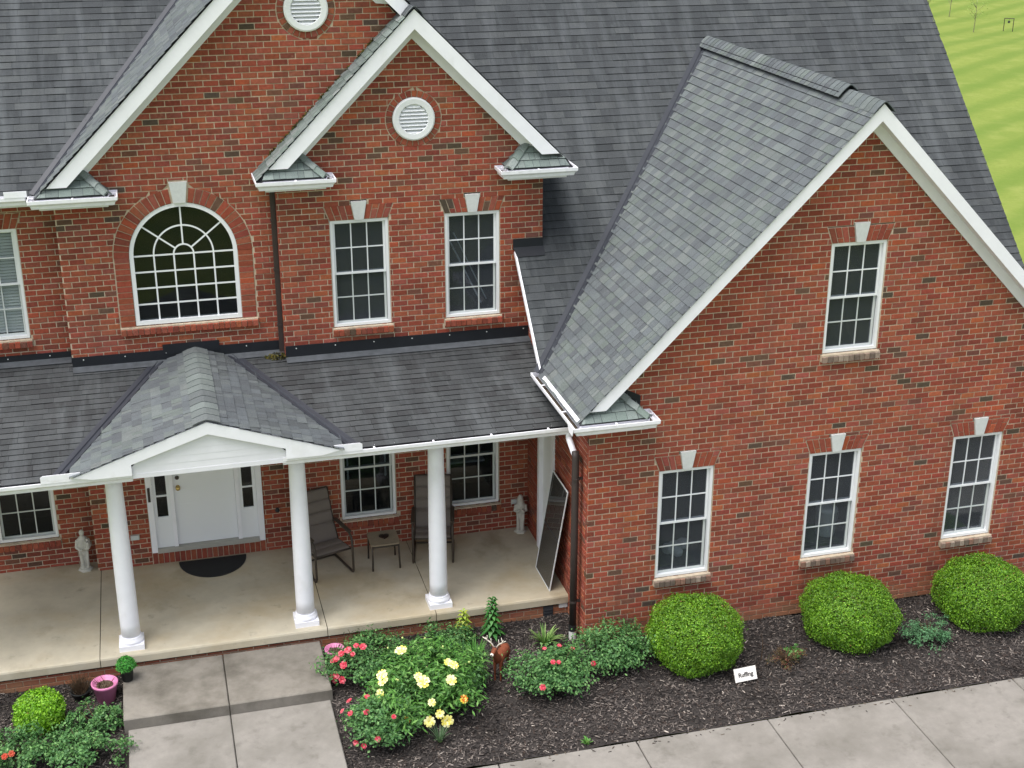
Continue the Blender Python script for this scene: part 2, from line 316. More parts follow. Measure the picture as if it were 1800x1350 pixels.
def brick_wall(label, zlo, zhi, aF, bF, opens, xf, phase=0., skip=None, indiv=True, depth=.09):
    """aF(z), bF(z): wall ends; xf: (u,d,z)->world matrix"""
    w_ = MB(); V = []; F = []; C = []; cand = []
    k0 = int(math.floor(zlo/PITCH)); k1 = int(math.ceil(zhi/PITCH))
    mort = MB()
    for k in range(k0, k1):
        z0 = k*PITCH+JT/2; z1 = (k+1)*PITCH-JT/2
        z0c, z1c = max(z0, zlo), min(z1, zhi)
        if z1c-z0c < .02: continue
        if skip and skip[0] < z0 < skip[1]: continue
        a0, a1, b0, b1 = aF(z0), aF(z1), bF(z0), bF(z1)
        if min(b0, b1)-max(a0, a1) < .02: continue
        A, B = min(a0, a1), max(b0, b1)
        # mortar strip with openings
        zm0, zm1 = max(k*PITCH, zlo), min((k+1)*PITCH, zhi)
        for T in cut_pieces(A, B, zm0, zm1, opens, 0.):
            t0, t1 = max(T[0], a0 if T[0] == A else T[0]), min(T[1], b0 if T[1] == B else T[1])
            t2, t3 = max(T[2], a1 if T[2] == A else T[2]), min(T[3], b1 if T[3] == B else T[3])
            mort.quad((t0, .008, zm0), (t1, .008, zm0), (t3, .008, zm1), (t2, .008, zm1))
            for (q0, q1, e) in ((t0, t2, A), (t1, t3, B)):
                if abs(q0-e) > .02: mort.quad((q0, .008, zm0), (q0, .16, zm0), (q1, .16, zm1), (q1, .008, zm1))
        off = phase+(k % 2)*BL/2
        for oi, (oa, ob, fL, fR) in enumerate(opens):
            for (sa, sb, ze) in (((ob, z1c, ob) if z0c < ob < z1c else (0, 0, 0)), ((z0c, oa, oa) if z0c < oa < z1c else (0, 0, 0))):
                if sb-sa < .014 or min(z1c, ob)-max(z0c, oa) < .3*(z1c-z0c): continue
                xs_, xe_ = max(fL(ze), A), min(fR(ze), B)
                for T in cut_pieces(xs_, xe_, sa, sb, opens[:oi]+opens[oi+1:], .006):
                    if T[1]-T[0] < .02: continue
                    mort.quad((T[0], .008, sa-.004), (T[1], .008, sa-.004), (T[3], .008, sb+.006), (T[2], .008, sb+.006))
                    xx = T[0]+.004
                    while xx < T[1]-.02:
                        xn = min(xx+BL-JT, T[1]-.004); v, f = brick_geo((xx, xn, xx, xn), sa+.006, sb, depth); i = len(V); V += v; c = brick_col(); xx = xn+JT
                        for q in f: F.append(tuple(i+x for x in q)); C.append(c)
        n0 = int(math.floor((A-off)/BL)); n1 = int(math.ceil((B-off)/BL))
        for n in range(n0, n1+1):
            xl = off+n*BL+JT/2; xr = xl+BL-JT
            if xr < A or xl > B: continue
            full = xl >= max(a0, a1) and xr <= min(b0, b1) and z1c == z1 and z0c == z0
            for T in cut_pieces(xl, xr, z0c, z1c, opens, .008):
                t = (max(T[0], a0), min(T[1], b0), max(T[2], a1), min(T[3], b1))
                if t[1]-t[0] < .015 and t[3]-t[2] < .015: continue
                t = (t[0], max(t[1], t[0]+.004), t[2], max(t[3], t[2]+.004))
                jz = rng.uniform(-.0018, .0018); pr = rng.uniform(-.002, .002)
                if full and T == (xl, xr, xl, xr):
                    cand.append((xl, z0+jz, pr))
                else:
                    v, f = brick_geo(t, z0c+jz, z1c+jz, depth, pr=pr); i = len(V); V += v; c = brick_col()
                    for q in f: F.append(tuple(i+x for x in q)); C.append(c)
    wall = mort.build('brick_wall', 'mortar', house); wall.matrix_local = xf; wall['label'] = label
    return wall, cand, V, F, C, xf
WALLS = []
front = lambda y: Matrix.Translation((0, y, 0))

ARCH_H = .215
WIN = {  # x0,x1,z0,z1,wall y
    'A': (.988, 1.759, .889, 2.489, 0), 'B': (3.161, 3.934, .889, 2.489, 0), 'C': (5.357, 6.130, .889, 2.489, 0), 'D': (3.212, 3.998, 3.941, 5.437, 0),
    'E': (-2.825, -2.019, 3.857, 5.387, Y2), 'F': (-1.217, -.431, 3.857, 5.387, Y2),
    'G': (-2.846, -2.037, .823, 2.423, Y2), 'H': (-1.252, -.452, .823, 2.423, Y2), 'I': (-7.715, -6.905, .823, 2.423, Y0), 'J': (-7.735, -6.927, 3.893, 5.430, Y0)}
JACK = 'ABCDEFJ'
def win_opens(keys):
    o = []
    for k in keys:
        x0, x1, z0, z1, _ = WIN[k]; o.append(rect_open(x0-.004, x1+.004, z0-.006, z1+.006)); o.append(rect_open(x0-.03, x1+.03, z0-.115, z0-.004))
        if k in JACK: o.append(trap_open((x0+x1)/2, z1+.004, z1+ARCH_H, (x1-x0)/2, (x1-x0)/2+.085)); o.append(rect_open((x0+x1)/2-.115, (x0+x1)/2+.115, z1+.1, z1+.265))
    return o
NX, NZB, NZS, NR = -4.7915, 4.04, 5.005, .716     # arched window
# wing front wall
WALLS.append(brick_wall('red brick gable wall of the projecting wing', 0, 6.98, lambda z: max(0, 3.61-(7.0-z)), lambda z: min(7.22, 3.61+(7.0-z)), win_opens('ABCD'), front(0), .0))
V2C = (-1.627, 6.735, .29); V1C = (-2.972, 8.19, .29)
WALLS.append(brick_wall('red brick wall of the small front gable', ZS, 7.86, lambda z: max(-3.531, -1.63-(7.92-z)), lambda z: min(.203, -1.63+(7.92-z)),
    win_opens('EFGH')+[circ_open(V2C[0], V2C[1], .385)], front(Y2), .05, skip=(2.75, 3.3)))
WALLS.append(brick_wall('red brick wall of the tall gable with the arched window', ZS, 9.2, lambda z: max(-6.398, -2.965-(9.28-z)), lambda z: max(-3.531, min(z-9.80, -2.965+(9.28-z))) if z < 8.2 else -2.965+(9.28-z),
    [arch_open(NX, NZB, NZS, NR), arch_open(NX, NZB-.09, NZS, .925), rect_open(NX-.125, NX+.125, 5.72, 6.02), circ_open(V1C[0], V1C[1], .385), rect_open(-5.618, -3.982, .35, 2.8)], front(Y1), .11, skip=(2.8, 3.38)))
WALLS.append(brick_wall('red brick wall set back at the left end', ZS, 5.86, lambda z: -9.6, lambda z: -6.398, win_opens('IJ'), front(Y0), .03, skip=(2.8, 3.4)))
side_xf = Matrix(((0, 1, 0, 0), (1, 0, 0, 0), (0, 0, 1, 0), (0, 0, 0, 1)))
WALLS.append(brick_wall('brick side wall of the wing at the porch end', 0, 3.3, lambda z: .096, lambda z: 2.93, [rect_open(1.52, 2.3, ZS, 2.62)], side_xf, .0))
WALLS.append(brick_wall('brick cheek under the low main roof', 3.3, 4.70, lambda z: max(1.0, z-1.80), lambda z: 2.93, [], side_xf, .0))
WALLS.append(brick_wall('brick footing under the porch slab', -.16, .225, lambda z: -9.6, lambda z: -.0, [], front(.80), .07))
# return of the small gable wall where it stands proud of the tall gable wall
WALLS.append(brick_wall('narrow brick return beside the downspout', 3.3, 6.2, lambda z: Y2+.094, lambda z: Y1-.002, [], Matrix(((0, 1, 0, -3.531), (1, 0, 0, 0), (0, 0, 1, 0), (0, 0, 0, 1))), .11))
WALLS.append(brick_wall('brick end wall on the right side of the house', -.4, 9.9, lambda z: max(.098, z-1.66 if z > 1.7 else 0), lambda z: min(14, 18.6-z), [], Matrix(((0, -1, 0, 7.22), (1, 0, 0, 0), (0, 0, 1, 0), (0, 0, 0, 1))), .0))
# choose the 300 bricks nearest to the camera as objects of their own
allc = []
for wi, (wall, cand, V, F, C, xf) in enumerate(WALLS):
    for ci, (xl, z, pr) in enumerate(cand):
        p = xf @ Vector((xl+.1, 0, z)); d = (Vector(CAM)-p); vis = 1
        if wi in (4, 5, 6, 7, 8): vis = 3
        if wi == 1 and p.z < 2.7: vis = 3
        if p.x > 7 or p.x < -8: vis = 3
        if wi == 0 and p.z < .6: vis = 3
        allc.append((d.length*vis, wi, ci))
allc.sort(); chosen = set((a[1], a[2]) for a in allc[:300])
BV, BF_ = brick_geo((0, BL-JT, 0, BL-JT), 0, PITCH-JT, .09)
brick_meshes = []
for k in range(28):
    mb = MB(); mb.v = list(BV); mb.f = list(BF_); mb.c = [brick_col()]*len(BF_); brick_meshes.append(mb.mesh('brick', 'brick'))
for wi, (wall, cand, V, F, C, xf) in enumerate(WALLS):
    for ci, (xl, z, pr) in enumerate(cand):
        if (wi, ci) in chosen:
            link_mesh('brick', brick_meshes[int(rng.integers(28))], wall, Matrix.Translation((xl, pr, z)))
        else:
            v, f = brick_geo((xl, xl+BL-JT, xl, xl+BL-JT), z, z+PITCH-JT, .09, pr=pr); i = len(V); V += v; c = brick_col()
            for q in f: F.append(tuple(i+x for x in q)); C.append(c)
    if V: o = np_obj('bricks', np.array(V), np.array(F), np.array(C), 'brick', wall, 'stuff')

# --- loose brickwork: sills, jack arches, arch ring, vent rings
def brick_piece(poly, y0, dep, parent, col=None):
    mb = MB(); c = col or brick_col()
    P = [Vector(p) for p in poly]; cen = sum(P, Vector((0, 0, 0)))/len(P)
    ins = [p+(cen-p).normalized()*.006 for p in P]
    n = len(P); f = [Vector((p.x, y0, p.z)) for p in ins]; o = [Vector((p.x, y0+.004, p.z)) for p in P]; b = [Vector((p.x, y0+dep, p.z)) for p in P]
    mb.v = [tuple(q) for q in f+o+b]; mb.f = [tuple(range(n))]
    for j in range(n):
        j2 = (j+1) % n; mb.f.append((n+j, n+j2, j2, j)); mb.f.append((2*n+j, 2*n+j2, n+j2, n+j))
    mb.c = [c]*len(mb.f); return mb.build('brick', 'brick', parent)
def make_sill(x0, x1, zt, yw, label):
    mb = MB(); mb.box(x0-.028, x1+.028, yw-.036, yw+.13, zt-.105, zt-.012); s = mb.build('window_sill', 'mortar', house); s['label'] = label
    n = max(3, int(round((x1-x0+.06)/.078))); st = (x1-x0+.056)/n
    for k in range(n):
        a = x0-.028+k*st+.004; b = a+st-.008; dz = rng.uniform(-.004, .004); mb = MB(); c = brick_col()
        if yw == 0: c = tuple(np.array(srgb(*[(148, 128, 114), (132, 116, 104), (160, 144, 130), (118, 104, 94), (150, 116, 100)][int(rng.integers(5))]))*rng.uniform(.85, 1.1))
        zf, zb = zt-.036+dz, zt-.004+dz
        mb.prism([(a, yw-.062, zt-.112), (a, yw+.06, zt-.112), (a, yw+.06, zb), (a, yw-.062, zf)], (b-a, 0, 0), c)
        mb.build('brick', 'brick', s)
def make_jack(x0, x1, zb, yw, label):
    xc = (x0+x1)/2; W0 = (x1-x0)/2; W1 = W0+.08; kb, kt = .062, .108
    mb = MB(); mb.prism([(xc-W0, yw+.011, zb+.004), (xc+W0, yw+.011, zb+.004), (xc+W1, yw+.011, zb+ARCH_H), (xc-W1, yw+.011, zb+ARCH_H)], (0, .1, 0)); s = mb.build('flat_arch', 'mortar', house); s['label'] = label
    mb = MB(); mb.prism([(xc-kb, yw-.022, zb+.006), (xc+kb, yw-.022, zb+.006), (xc+kt, yw-.022, zb+.262), (xc-kt, yw-.022, zb+.262)], (0, .12, 0)); mb.build('keystone', 'limestone', s)
    n = 4
    for sg in (-1, 1):
        for k in range(n):
            f0, f1 = k/n, (k+1)/n
            b0, b1 = kb+.002+(W0-kb-.004)*f0+.006, kb+.002+(W0-kb-.004)*f1-.006
            kt2 = kb+(kt-kb)*ARCH_H/.262
            t0, t1 = kt2+.002+(W1-kt2-.004)*f0+.006, kt2+.002+(W1-kt2-.004)*f1-.006
            zz = [(zb+.008, zb+ARCH_H-.006)] if (k+(sg > 0)) % 2 else [(zb+.008, zb+.066), (zb+.076, zb+ARCH_H-.006)]
            if (k % 2): zz = [(zb+.008, zb+.138), (zb+.148, zb+ARCH_H-.006)] if len(zz) == 2 else zz
            for (za, zc_) in zz:
                L_ = lambda b, t, z: b+(t-b)*(z-zb)/ARCH_H
                brick_piece([(xc+sg*L_(b0, t0, za), 0, za), (xc+sg*L_(b1, t1, za), 0, za), (xc+sg*L_(b1, t1, zc_), 0, zc_), (xc+sg*L_(b0, t0, zc_), 0, zc_)], yw+rng.uniform(-.003, .001), .08, s)
WLAB = {'A': 'the window beside the porch corner', 'B': 'the middle ground-floor wing window', 'C': 'the rightmost ground-floor window', 'D': 'the upper wing window', 'E': 'the left window of the small gable', 'F': 'the right window of the small gable',
        'G': 'the porch window behind the side table', 'H': 'the porch window behind the right chair', 'I': 'the porch window at the left edge', 'J': 'the upper window at the left edge'}
for k, (x0, x1, z0, z1, yw) in WIN.items():
    make_sill(x0, x1, z0, yw, 'rowlock brick sill under '+WLAB[k])
    if k in JACK: make_jack(x0, x1, z1, yw, 'brick flat arch with pale keystone over '+WLAB[k])
# arch ring
def ring(xc, zc, r0, r1, yw, n, a0, a1, parent, pr=.0):
    for k in range(n):
        t0 = a0+(a1-a0)*k/n; t1 = a0+(a1-a0)*(k+1)/n; g0 = .0065/r0; g1 = .0065/r1
        pol = [(xc+r0*math.cos(t0+g0), 0, zc+r0*math.sin(t0+g0)), (xc+r0*math.cos(t1-g0), 0, zc+r0*math.sin(t1-g0)), (xc+r1*math.cos(t1-g1), 0, zc+r1*math.sin(t1-g1)), (xc+r1*math.cos(t0+g1), 0, zc+r1*math.sin(t0+g1))]
        brick_piece(pol, yw-pr+rng.uniform(-.003, .002), .07+pr, parent)
def mortar_ring(xc, zc, r0, r1, yw, name, label, a0=0, a1=2*math.pi, n=48):
    mb = MB()
    for k in range(n):
        t0 = a0+(a1-a0)*k/n; t1 = a0+(a1-a0)*(k+1)/n
        P = lambda r, t, y: (xc+r*math.cos(t), y, zc+r*math.sin(t))
        mb.quad(P(r0, t0, yw), P(r1, t0, yw), P(r1, t1, yw), P(r0, t1, yw)); mb.quad(P(r0, t0, yw), P(r0, t1, yw), P(r0, t1, yw+.12), P(r0, t0, yw+.12))
    return mb, name, label
mb, nm, lb = mortar_ring(NX, NZS, NR+.004, .965, Y1+.009, 'brick_arch', '', 0, math.pi)
for sg in (-1, 1):
    a, b = sorted((NX+sg*(NR+.004), NX+sg*.925)); mb.quad((a, Y1+.009, NZB-.02), (b, Y1+.009, NZB-.02), (b, Y1+.009, NZS), (a, Y1+.009, NZS))
    e = NX+sg*(NR+.004); mb.quad((e, Y1+.009, NZB-.02), (e, Y1+.13, NZB-.02), (e, Y1+.13, NZS), (e, Y1+.009, NZS))
mb.quad((NX-.2, Y1+.0095, NZS+.75), (NX+.2, Y1+.0095, NZS+.75), (NX+.2, Y1+.0095, NZS+1.09), (NX-.2, Y1+.0095, NZS+1.09)); arch = mb.build('brick_arch', 'mortar', house); arch['label'] = 'brick arch ring and jambs around the large arched window'
ring(NX, NZS, NR+.006, .918, Y1, 13, .0, math.pi/2-.14, arch, .004); ring(NX, NZS, NR+.006, .918, Y1, 13, math.pi/2+.14, math.pi, arch, .004)
z = NZB-.01; JP = (NZS+.012-z)/12
while z < NZS-.03:
    for sg in (-1, 1):
        a, b = sorted((NX+sg*(NR+.008), NX+sg*.915)); brick_piece([(a, 0, z+.005), (b, 0, z+.005), (b, 0, z+JP-.006), (a, 0, z+JP-.006)], Y1+rng.uniform(-.005, .001), .08, arch)
    z += JP
mb = MB(); mb.prism([(NX-.08, Y1-.024, NZS+NR+.002), (NX+.08, Y1-.024, NZS+NR+.002), (NX+.118, Y1-.024, 6.005), (NX-.118, Y1-.024, 6.005)], (0, .12, 0)); mb.build('keystone', 'limestone', arch)
make_sill(NX-.90, NX+.90, NZB-.004, Y1, 'long rowlock brick sill under the arched window')
# vents
def make_vent(c, yw, label):
    xc, zc, r = c; v = part('gable_vent'); v['label'] = label
    mb, _, _ = mortar_ring(xc, zc, r+.003, .425, yw+.0095, '', ''); mb.build('mortar_bed', 'mortar', v)
    ring(xc, zc, r+.008, .378, yw, 27, 0, 2*math.pi, v, .006)
    mb = MB(); n = 40; ri = r*.68
    for k in range(n):
        t0, t1 = 2*math.pi*k/n, 2*math.pi*(k+1)/n
        P = lambda rr, t, y: (xc+rr*math.cos(t), y, zc+rr*math.sin(t))
        for (ra, ya, rb, yb) in ((r, yw+.01, r, yw-.03), (r, yw-.03, r-.02, yw-.042), (r-.02, yw-.042, ri+.008, yw-.038), (ri+.008, yw-.038, ri, yw-.03), (ri, yw-.03, ri, yw+.03)):
            mb.quad(P(ra, t0, ya), P(ra, t1, ya), P(rb, t1, yb), P(rb, t0, yb))
    mb.build('vent_frame', 'vinyl_white', v)
    mb = MB(); mb.quad(*[(xc+ri*math.cos(2*math.pi*k/24), yw+.03, zc+ri*math.sin(2*math.pi*k/24)) for k in range(24)]); mb.build('vent_backing', 'dark_gray', v)
    for k in range(8):
        za = zc-ri+2*ri*(k+.02)/8; zb_ = zc-ri+2*ri*(k+.98)/8; zm = (za+zb_)/2; hw = math.sqrt(max(ri*ri-(zm-zc)**2, 0))
        if hw < .03: continue
        mb = MB(); mb.prism([(xc-hw, yw-.030, za+.004), (xc-hw, yw-.022, za+.002), (xc-hw, yw+.024, zb_), (xc-hw, yw+.016, zb_)], (2*hw, 0, 0)); mb.build('louver_slat', 'vinyl_white', v)
make_vent(V2C, Y2, 'round white louvred vent in the small gable'); make_vent(V1C, Y1, 'round white louvred vent cut by the top edge, in the tall gable')

# --- windows
def win_frame(mb, x0, x1, z0, z1, ya, yb, t):
    mb.box(x0, x0+t, ya, yb, z0, z1); mb.box(x1-t, x1, ya, yb, z0, z1); mb.box(x0+t, x1-t, ya, yb, z0, z0+t); mb.box(x0+t, x1-t, ya, yb, z1-t, z1)
def room_box(x0, x1, z0, z1, ya, dep, parent, name='room_interior'):
    mb = MB(); a, b, c, d = x0-.5, x1+.5, z0-.5, z1+.3
    mb.quad((a, ya+dep, c), (b, ya+dep, c), (b, ya+dep, d), (a, ya+dep, d)); mb.quad((a, ya, c), (a, ya+dep, c), (a, ya+dep, d), (a, ya, d)); mb.quad((b, ya, c), (b, ya+dep, c), (b, ya+dep, d), (b, ya, d))
    mb.quad((a, ya, c), (b, ya, c), (b, ya+dep, c), (a, ya+dep, c)); mb.quad((a, ya, d), (b, ya, d), (b, ya+dep, d), (a, ya+dep, d)); return mb.build(name, 'room', parent)
def make_window(k):
    x0, x1, z0, z1, yw = WIN[k]; g = part('window'); g['label'] = 'white double-hung window with twelve panes, '+WLAB[k]
    mb = MB(); t = .038
    win_frame(mb, x0, x1, z0, z1, yw+.022, yw+.06, t); win_frame(mb, x0, x1, z0, z1, yw+.061, yw+.15, .024)
    mb.build('frame', 'vinyl_white', g)
    zm = (z0+z1)/2
    xi0, xi1 = x0+t-.012, x1-t+.012
    for (za, zb, ya, nm) in ((zm-.018, z1-t+.012, yw+.062, 'upper'), (z0+t-.012, zm+.018, yw+.092, 'lower')):
        mb = MB(); s = .031; win_frame(mb, xi0+.013, xi1-.013, za, zb, ya, ya+.028, s)
        gx0, gx1, gz0, gz1 = xi0+.013+s, xi1-.013-s, za+s, zb-s
        for j in (1, 2): xx = gx0+(gx1-gx0)*j/3; mb.box(xx-.008, xx+.008, ya+.006, ya+.022, gz0, gz1)
        zz = (gz0+gz1)/2; mb.box(gx0, gx1, ya+.005, ya+.021, zz-.008, zz+.008)
        mb.build('sash', 'vinyl_gray' if nm == 'lower' or k in 'GHI' else 'vinyl_white', g)
        me = None
        for i in range(3):
            for j in range(2):
                if me is None: q = MB(); q.box(0, (gx1-gx0)/3, 0, .004, 0, (gz1-gz0)/2); me = q.mesh('pane', 'screened_glass' if k in 'ABCDEF' else ('clear_glass' if k == 'J' else 'glass'))
                link_mesh('pane', me, g, Matrix.Translation((gx0+(gx1-gx0)*i/3, ya+.012, gz0+(gz1-gz0)*j/2)))
    room_box(x0, x1, z0, z1, yw+.17, 1.6, g)
    return g
WINOBJ = {k: make_window(k) for k in WIN}
# blind in the upper left window
x0, x1, z0, z1, yw = WIN['J']
for k in range(34):
    z = z1-.07-k*.042
    if z < z0+.05: break
    mb = MB(); mb.prism([(x0+.05, yw+.135, z-.014), (x0+.05, yw+.137, z-.012), (x0+.05, yw+.163, z+.016), (x0+.05, yw+.161, z+.014)], (x1-x0-.1, 0, 0)); mb.build('blind_slat', 'blind', WINOBJ['J'])
# curtain tabs in window G, sill shelf in H
mb = MB()
for xx in (-2.72, -2.16): mb.box(xx-.012, xx+.012, Y2+.14, Y2+.15, 1.5, 2.36); mb.lathe([(.0, -.0), (.018, .02), (.012, .1), (.0, .12)], (xx, Y2+.145, 1.40), 8)
mb.build('blind_cord', 'blind', WINOBJ['G'])
mb = MB(); mb.box(-1.2, -.55, Y2+.5, Y2+.75, 1.30, 1.33); mb.box(-1.2, -1.16, Y2+.5, Y2+.75, .6, 1.3); mb.build('inside_ledge', 'blind', WINOBJ['H'])
# arched window
aw = part('arched_window'); aw['label'] = 'large white arched window with sunburst glazing bars'
def arc_pts(r, y, a0=0, a1=math.pi, n=32): return [(NX+r*math.cos(a0+(a1-a0)*k/n), y, NZS+r*math.sin(a0+(a1-a0)*k/n)) for k in range(n+1)]
def arch_band(mb, r0, r1, ya, yb, a0=0, a1=math.pi, n=32):
    A, B = arc_pts(r0, ya, a0, a1, n), arc_pts(r1, ya, a0, a1, n); dy = yb-ya; sh = lambda p: (p[0], p[1]+dy, p[2])
    for k in range(n):
        mb.quad(A[k], B[k], B[k+1], A[k+1]); mb.quad(A[k], A[k+1], sh(A[k+1]), sh(A[k])); mb.quad(B[k], B[k+1], sh(B[k+1]), sh(B[k]))
mb = MB(); arch_band(mb, NR-.055, NR, Y1+.01, Y1+.11)
for sg in (-1, 1): a, b = sorted((NX+sg*(NR-.055), NX+sg*NR)); mb.box(a, b, Y1+.01, Y1+.11, NZB, NZS)
mb.box(NX-NR+.055, NX+NR-.055, Y1+.01, Y1+.11, NZB, NZB+.055); mb.build('frame', 'vinyl_white', aw)
mb = MB(); gi = NR-.055; ym, yn = Y1+.045, Y1+.062; cw = 2*gi/5; bw = .011
r1_, r2_ = cw*.5, cw*1.5
for sg in (-1, 1):
    for rr in (r1_, r2_): mb.box(NX+sg*rr-bw, NX+sg*rr+bw, ym, yn, NZB+.055, NZS)
for j in range(4): z = NZS-(NZS-NZB-.055)*j/4; mb.box(NX-gi, NX+gi, ym+.001, yn+.001, z-bw, z+bw)
for rr in (r1_, r2_): arch_band(mb, rr-bw, rr+bw, ym, yn)
for a in (R(38), R(90), R(142)):
    mb.bar((NX+r1_*math.cos(a), Y1+.0545, NZS+r1_*math.sin(a)), (NX+gi*math.cos(a), Y1+.0545, NZS+gi*math.sin(a)), 2*bw, .016, up=(0, 1, 0))
mb.build('glazing_bars', 'vinyl_white', aw)
for i in range(5):
    for j in range(4):
        q = MB(); xa = NX-gi+cw*i; za = NZB+.055+(NZS-NZB-.055)*j/4; q.box(xa, xa+cw, Y1+.05, Y1+.054, za, za+(NZS-NZB-.055)/4); q.build('pane', 'glass', aw)
def sector(r0, r1, a0, a1, n=10):
    q = MB(); A = arc_pts(r0, Y1+.05, a0, a1, n) if r0 > 0 else [(NX, Y1+.05, NZS)]; B = arc_pts(r1, Y1+.05, a0, a1, n); q.prism(B+A[::-1], (0, .004, 0)); q.build('pane', 'glass', aw)
sector(0, r1_, 0, math.pi, 16)
for (a0, a1) in ((0, 38), (38, 90), (90, 142), (142, 180)):
    sector(r1_, r2_, R(a0), R(a1)); sector(r2_, gi, R(a0), R(a1))
room_box(NX-.9, NX+.9, NZB, NZS+NR, Y1+.17, 2.2, aw)

# --- roofs made of single shingle tabs
LIGHT = [(98, 104, 105), (96, 101, 103), (102, 108, 107), (92, 96, 99), (88, 92, 95), (99, 106, 103), (94, 99, 102), (106, 111, 110)]  # same shingles on every roof; paler tone paints the light from the left
DARK = [(71, 74, 76), (68, 71, 73), (75, 78, 80), (65, 68, 70), (78, 81, 82), (70, 73, 75)]  # same shingles, tone lowered to paint the weaker light on front-facing slopes
PORCH = [(70, 72, 73), (66, 68, 69), (75, 77, 78), (63, 64, 65), (72, 74, 75)]  # same shingles, darkened to paint butt-edge shade on the porch slope
SH = []   # (roof empty, local->world, list of (u0l,u0r,u1l,u1r,v0,v1,col), material)
def shingle_roof(label, O, U, Vv, vlen, aF, bF, opens, pal, mt, uw=(.16, .30), expo=.127, vary=.07, prio=1.):
    """O origin, U unit along eave, Vv unit up slope; aF/bF(v) -> u limits"""
    r_ = part('shingle_roof'); r_['label'] = label
    U = Vector(U).normalized(); Vv = Vector(Vv).normalized(); N = U.cross(Vv)
    if N.z < 0: N = -N
    M = Matrix(((U.x, Vv.x, N.x, O[0]), (U.y, Vv.y, N.y, O[1]), (U.z, Vv.z, N.z, O[2]), (0, 0, 0, 1)))
    tabs = []; nc = int(math.ceil(vlen/expo)); pal = [np.array(srgb(*c)) for c in pal]; rows_f = rng.uniform(.95, 1.05, nc+1)
    for k in range(nc):
        v0 = k*expo; v1 = min(v0+expo+.012, vlen+.01)
        a0, a1, b0, b1 = aF(v0), aF(v1), bF(v0), bF(v1); A, B = min(a0, a1), max(b0, b1)
        if B-A < .02: continue
        u = A-rng.uniform(0, .25); last = -1
        while u < B:
            wd = rng.choice([.08, .1, .12, .14, .16, .2]) if uw is None else rng.uniform(*uw)
            wd = round(wd/.02)*.02
            c = pal[int(rng.integers(len(pal)))]*rng.uniform(1-vary, 1+vary)*rows_f[k]
            for T in cut_pieces(u, u+wd-.004, v0, v1, opens, 0.):
                t = (max(T[0], a0), min(T[1], b0), max(T[2], a1), min(T[3], b1))
                if t[1]-t[0] < .008 and t[3]-t[2] < .008: continue
                t = (t[0], max(t[1], t[0]+.002), t[2], max(t[3], t[2]+.002))
                tabs.append((t, v0, v1, c, wd, t == (u, u+wd-.004, u, u+wd-.004)))
            u += wd
    SH.append((r_, M, tabs, mt, prio)); return r_, M
def tab_geo(t, v0, v1, th):
    a, b, c, d = t
    V = [(a, v0, th), (b, v0, th), (d, v1, .002), (c, v1, .002), (a, v0, -.006), (b, v0, -.006)]
    return V, [(0, 1, 2, 3), (4, 5, 1, 0), (4, 0, 3, 3), (5, 2, 2, 1)]
S2 = math.sqrt(.5)
# wing left slope: z = x + 3.66, y from -.27 to valley y = z-1.89
wz0 = 3.405
r_, _ = shingle_roof('pale shingle slope on the left side of the wing roof', (wz0-3.66, 0, wz0), (0, 1, 0), (S2, 0, S2), (7.27-wz0)/S2, lambda v: -.275, lambda v: wz0+v*S2-1.89-.03, [], LIGHT, 'shingle', None, prio=1.0); WINGROOF = r_
# main roof right: z = y+1.89
mz0 = 3.42; mzf = lambda v: mz0+v*S2
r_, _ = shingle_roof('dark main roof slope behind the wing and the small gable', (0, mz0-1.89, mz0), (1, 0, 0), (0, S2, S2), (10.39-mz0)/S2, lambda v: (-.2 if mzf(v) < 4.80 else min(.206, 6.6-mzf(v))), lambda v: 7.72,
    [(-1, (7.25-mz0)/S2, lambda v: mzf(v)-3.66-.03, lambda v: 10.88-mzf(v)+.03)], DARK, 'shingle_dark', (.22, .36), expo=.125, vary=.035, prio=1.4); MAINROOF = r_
# main roof left
ls = .75; lc = 1/math.sqrt(1+ls*ls); lz0 = 5.93; lzf = lambda v: lz0+v*ls*lc
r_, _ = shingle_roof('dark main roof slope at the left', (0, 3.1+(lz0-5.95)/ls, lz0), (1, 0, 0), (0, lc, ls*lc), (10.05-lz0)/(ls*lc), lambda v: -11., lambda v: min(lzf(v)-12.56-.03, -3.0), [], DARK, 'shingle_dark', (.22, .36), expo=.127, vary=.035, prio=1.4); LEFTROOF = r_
# tall gable left slope z = x+12.54
tz0 = 5.94
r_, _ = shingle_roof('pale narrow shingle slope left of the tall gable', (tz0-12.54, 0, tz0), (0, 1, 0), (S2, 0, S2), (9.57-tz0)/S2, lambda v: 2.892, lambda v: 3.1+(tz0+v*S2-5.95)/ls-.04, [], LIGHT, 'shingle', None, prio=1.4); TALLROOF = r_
# small gable left slope z = x+9.85, back to the tall gable wall, above it to tall gable roof
sz0 = 6.05
r_, _ = shingle_roof('mossy narrow shingle slope left of the small gable', (sz0-9.85, 0, sz0), (0, 1, 0), (S2, 0, S2), (8.22-sz0)/S2, lambda v: 2.655, lambda v: Y1+.01, [], [(116, 128, 122), (124, 134, 130), (108, 118, 114), (132, 138, 136)], 'shingle', None, prio=1.2); SMALLROOF = r_
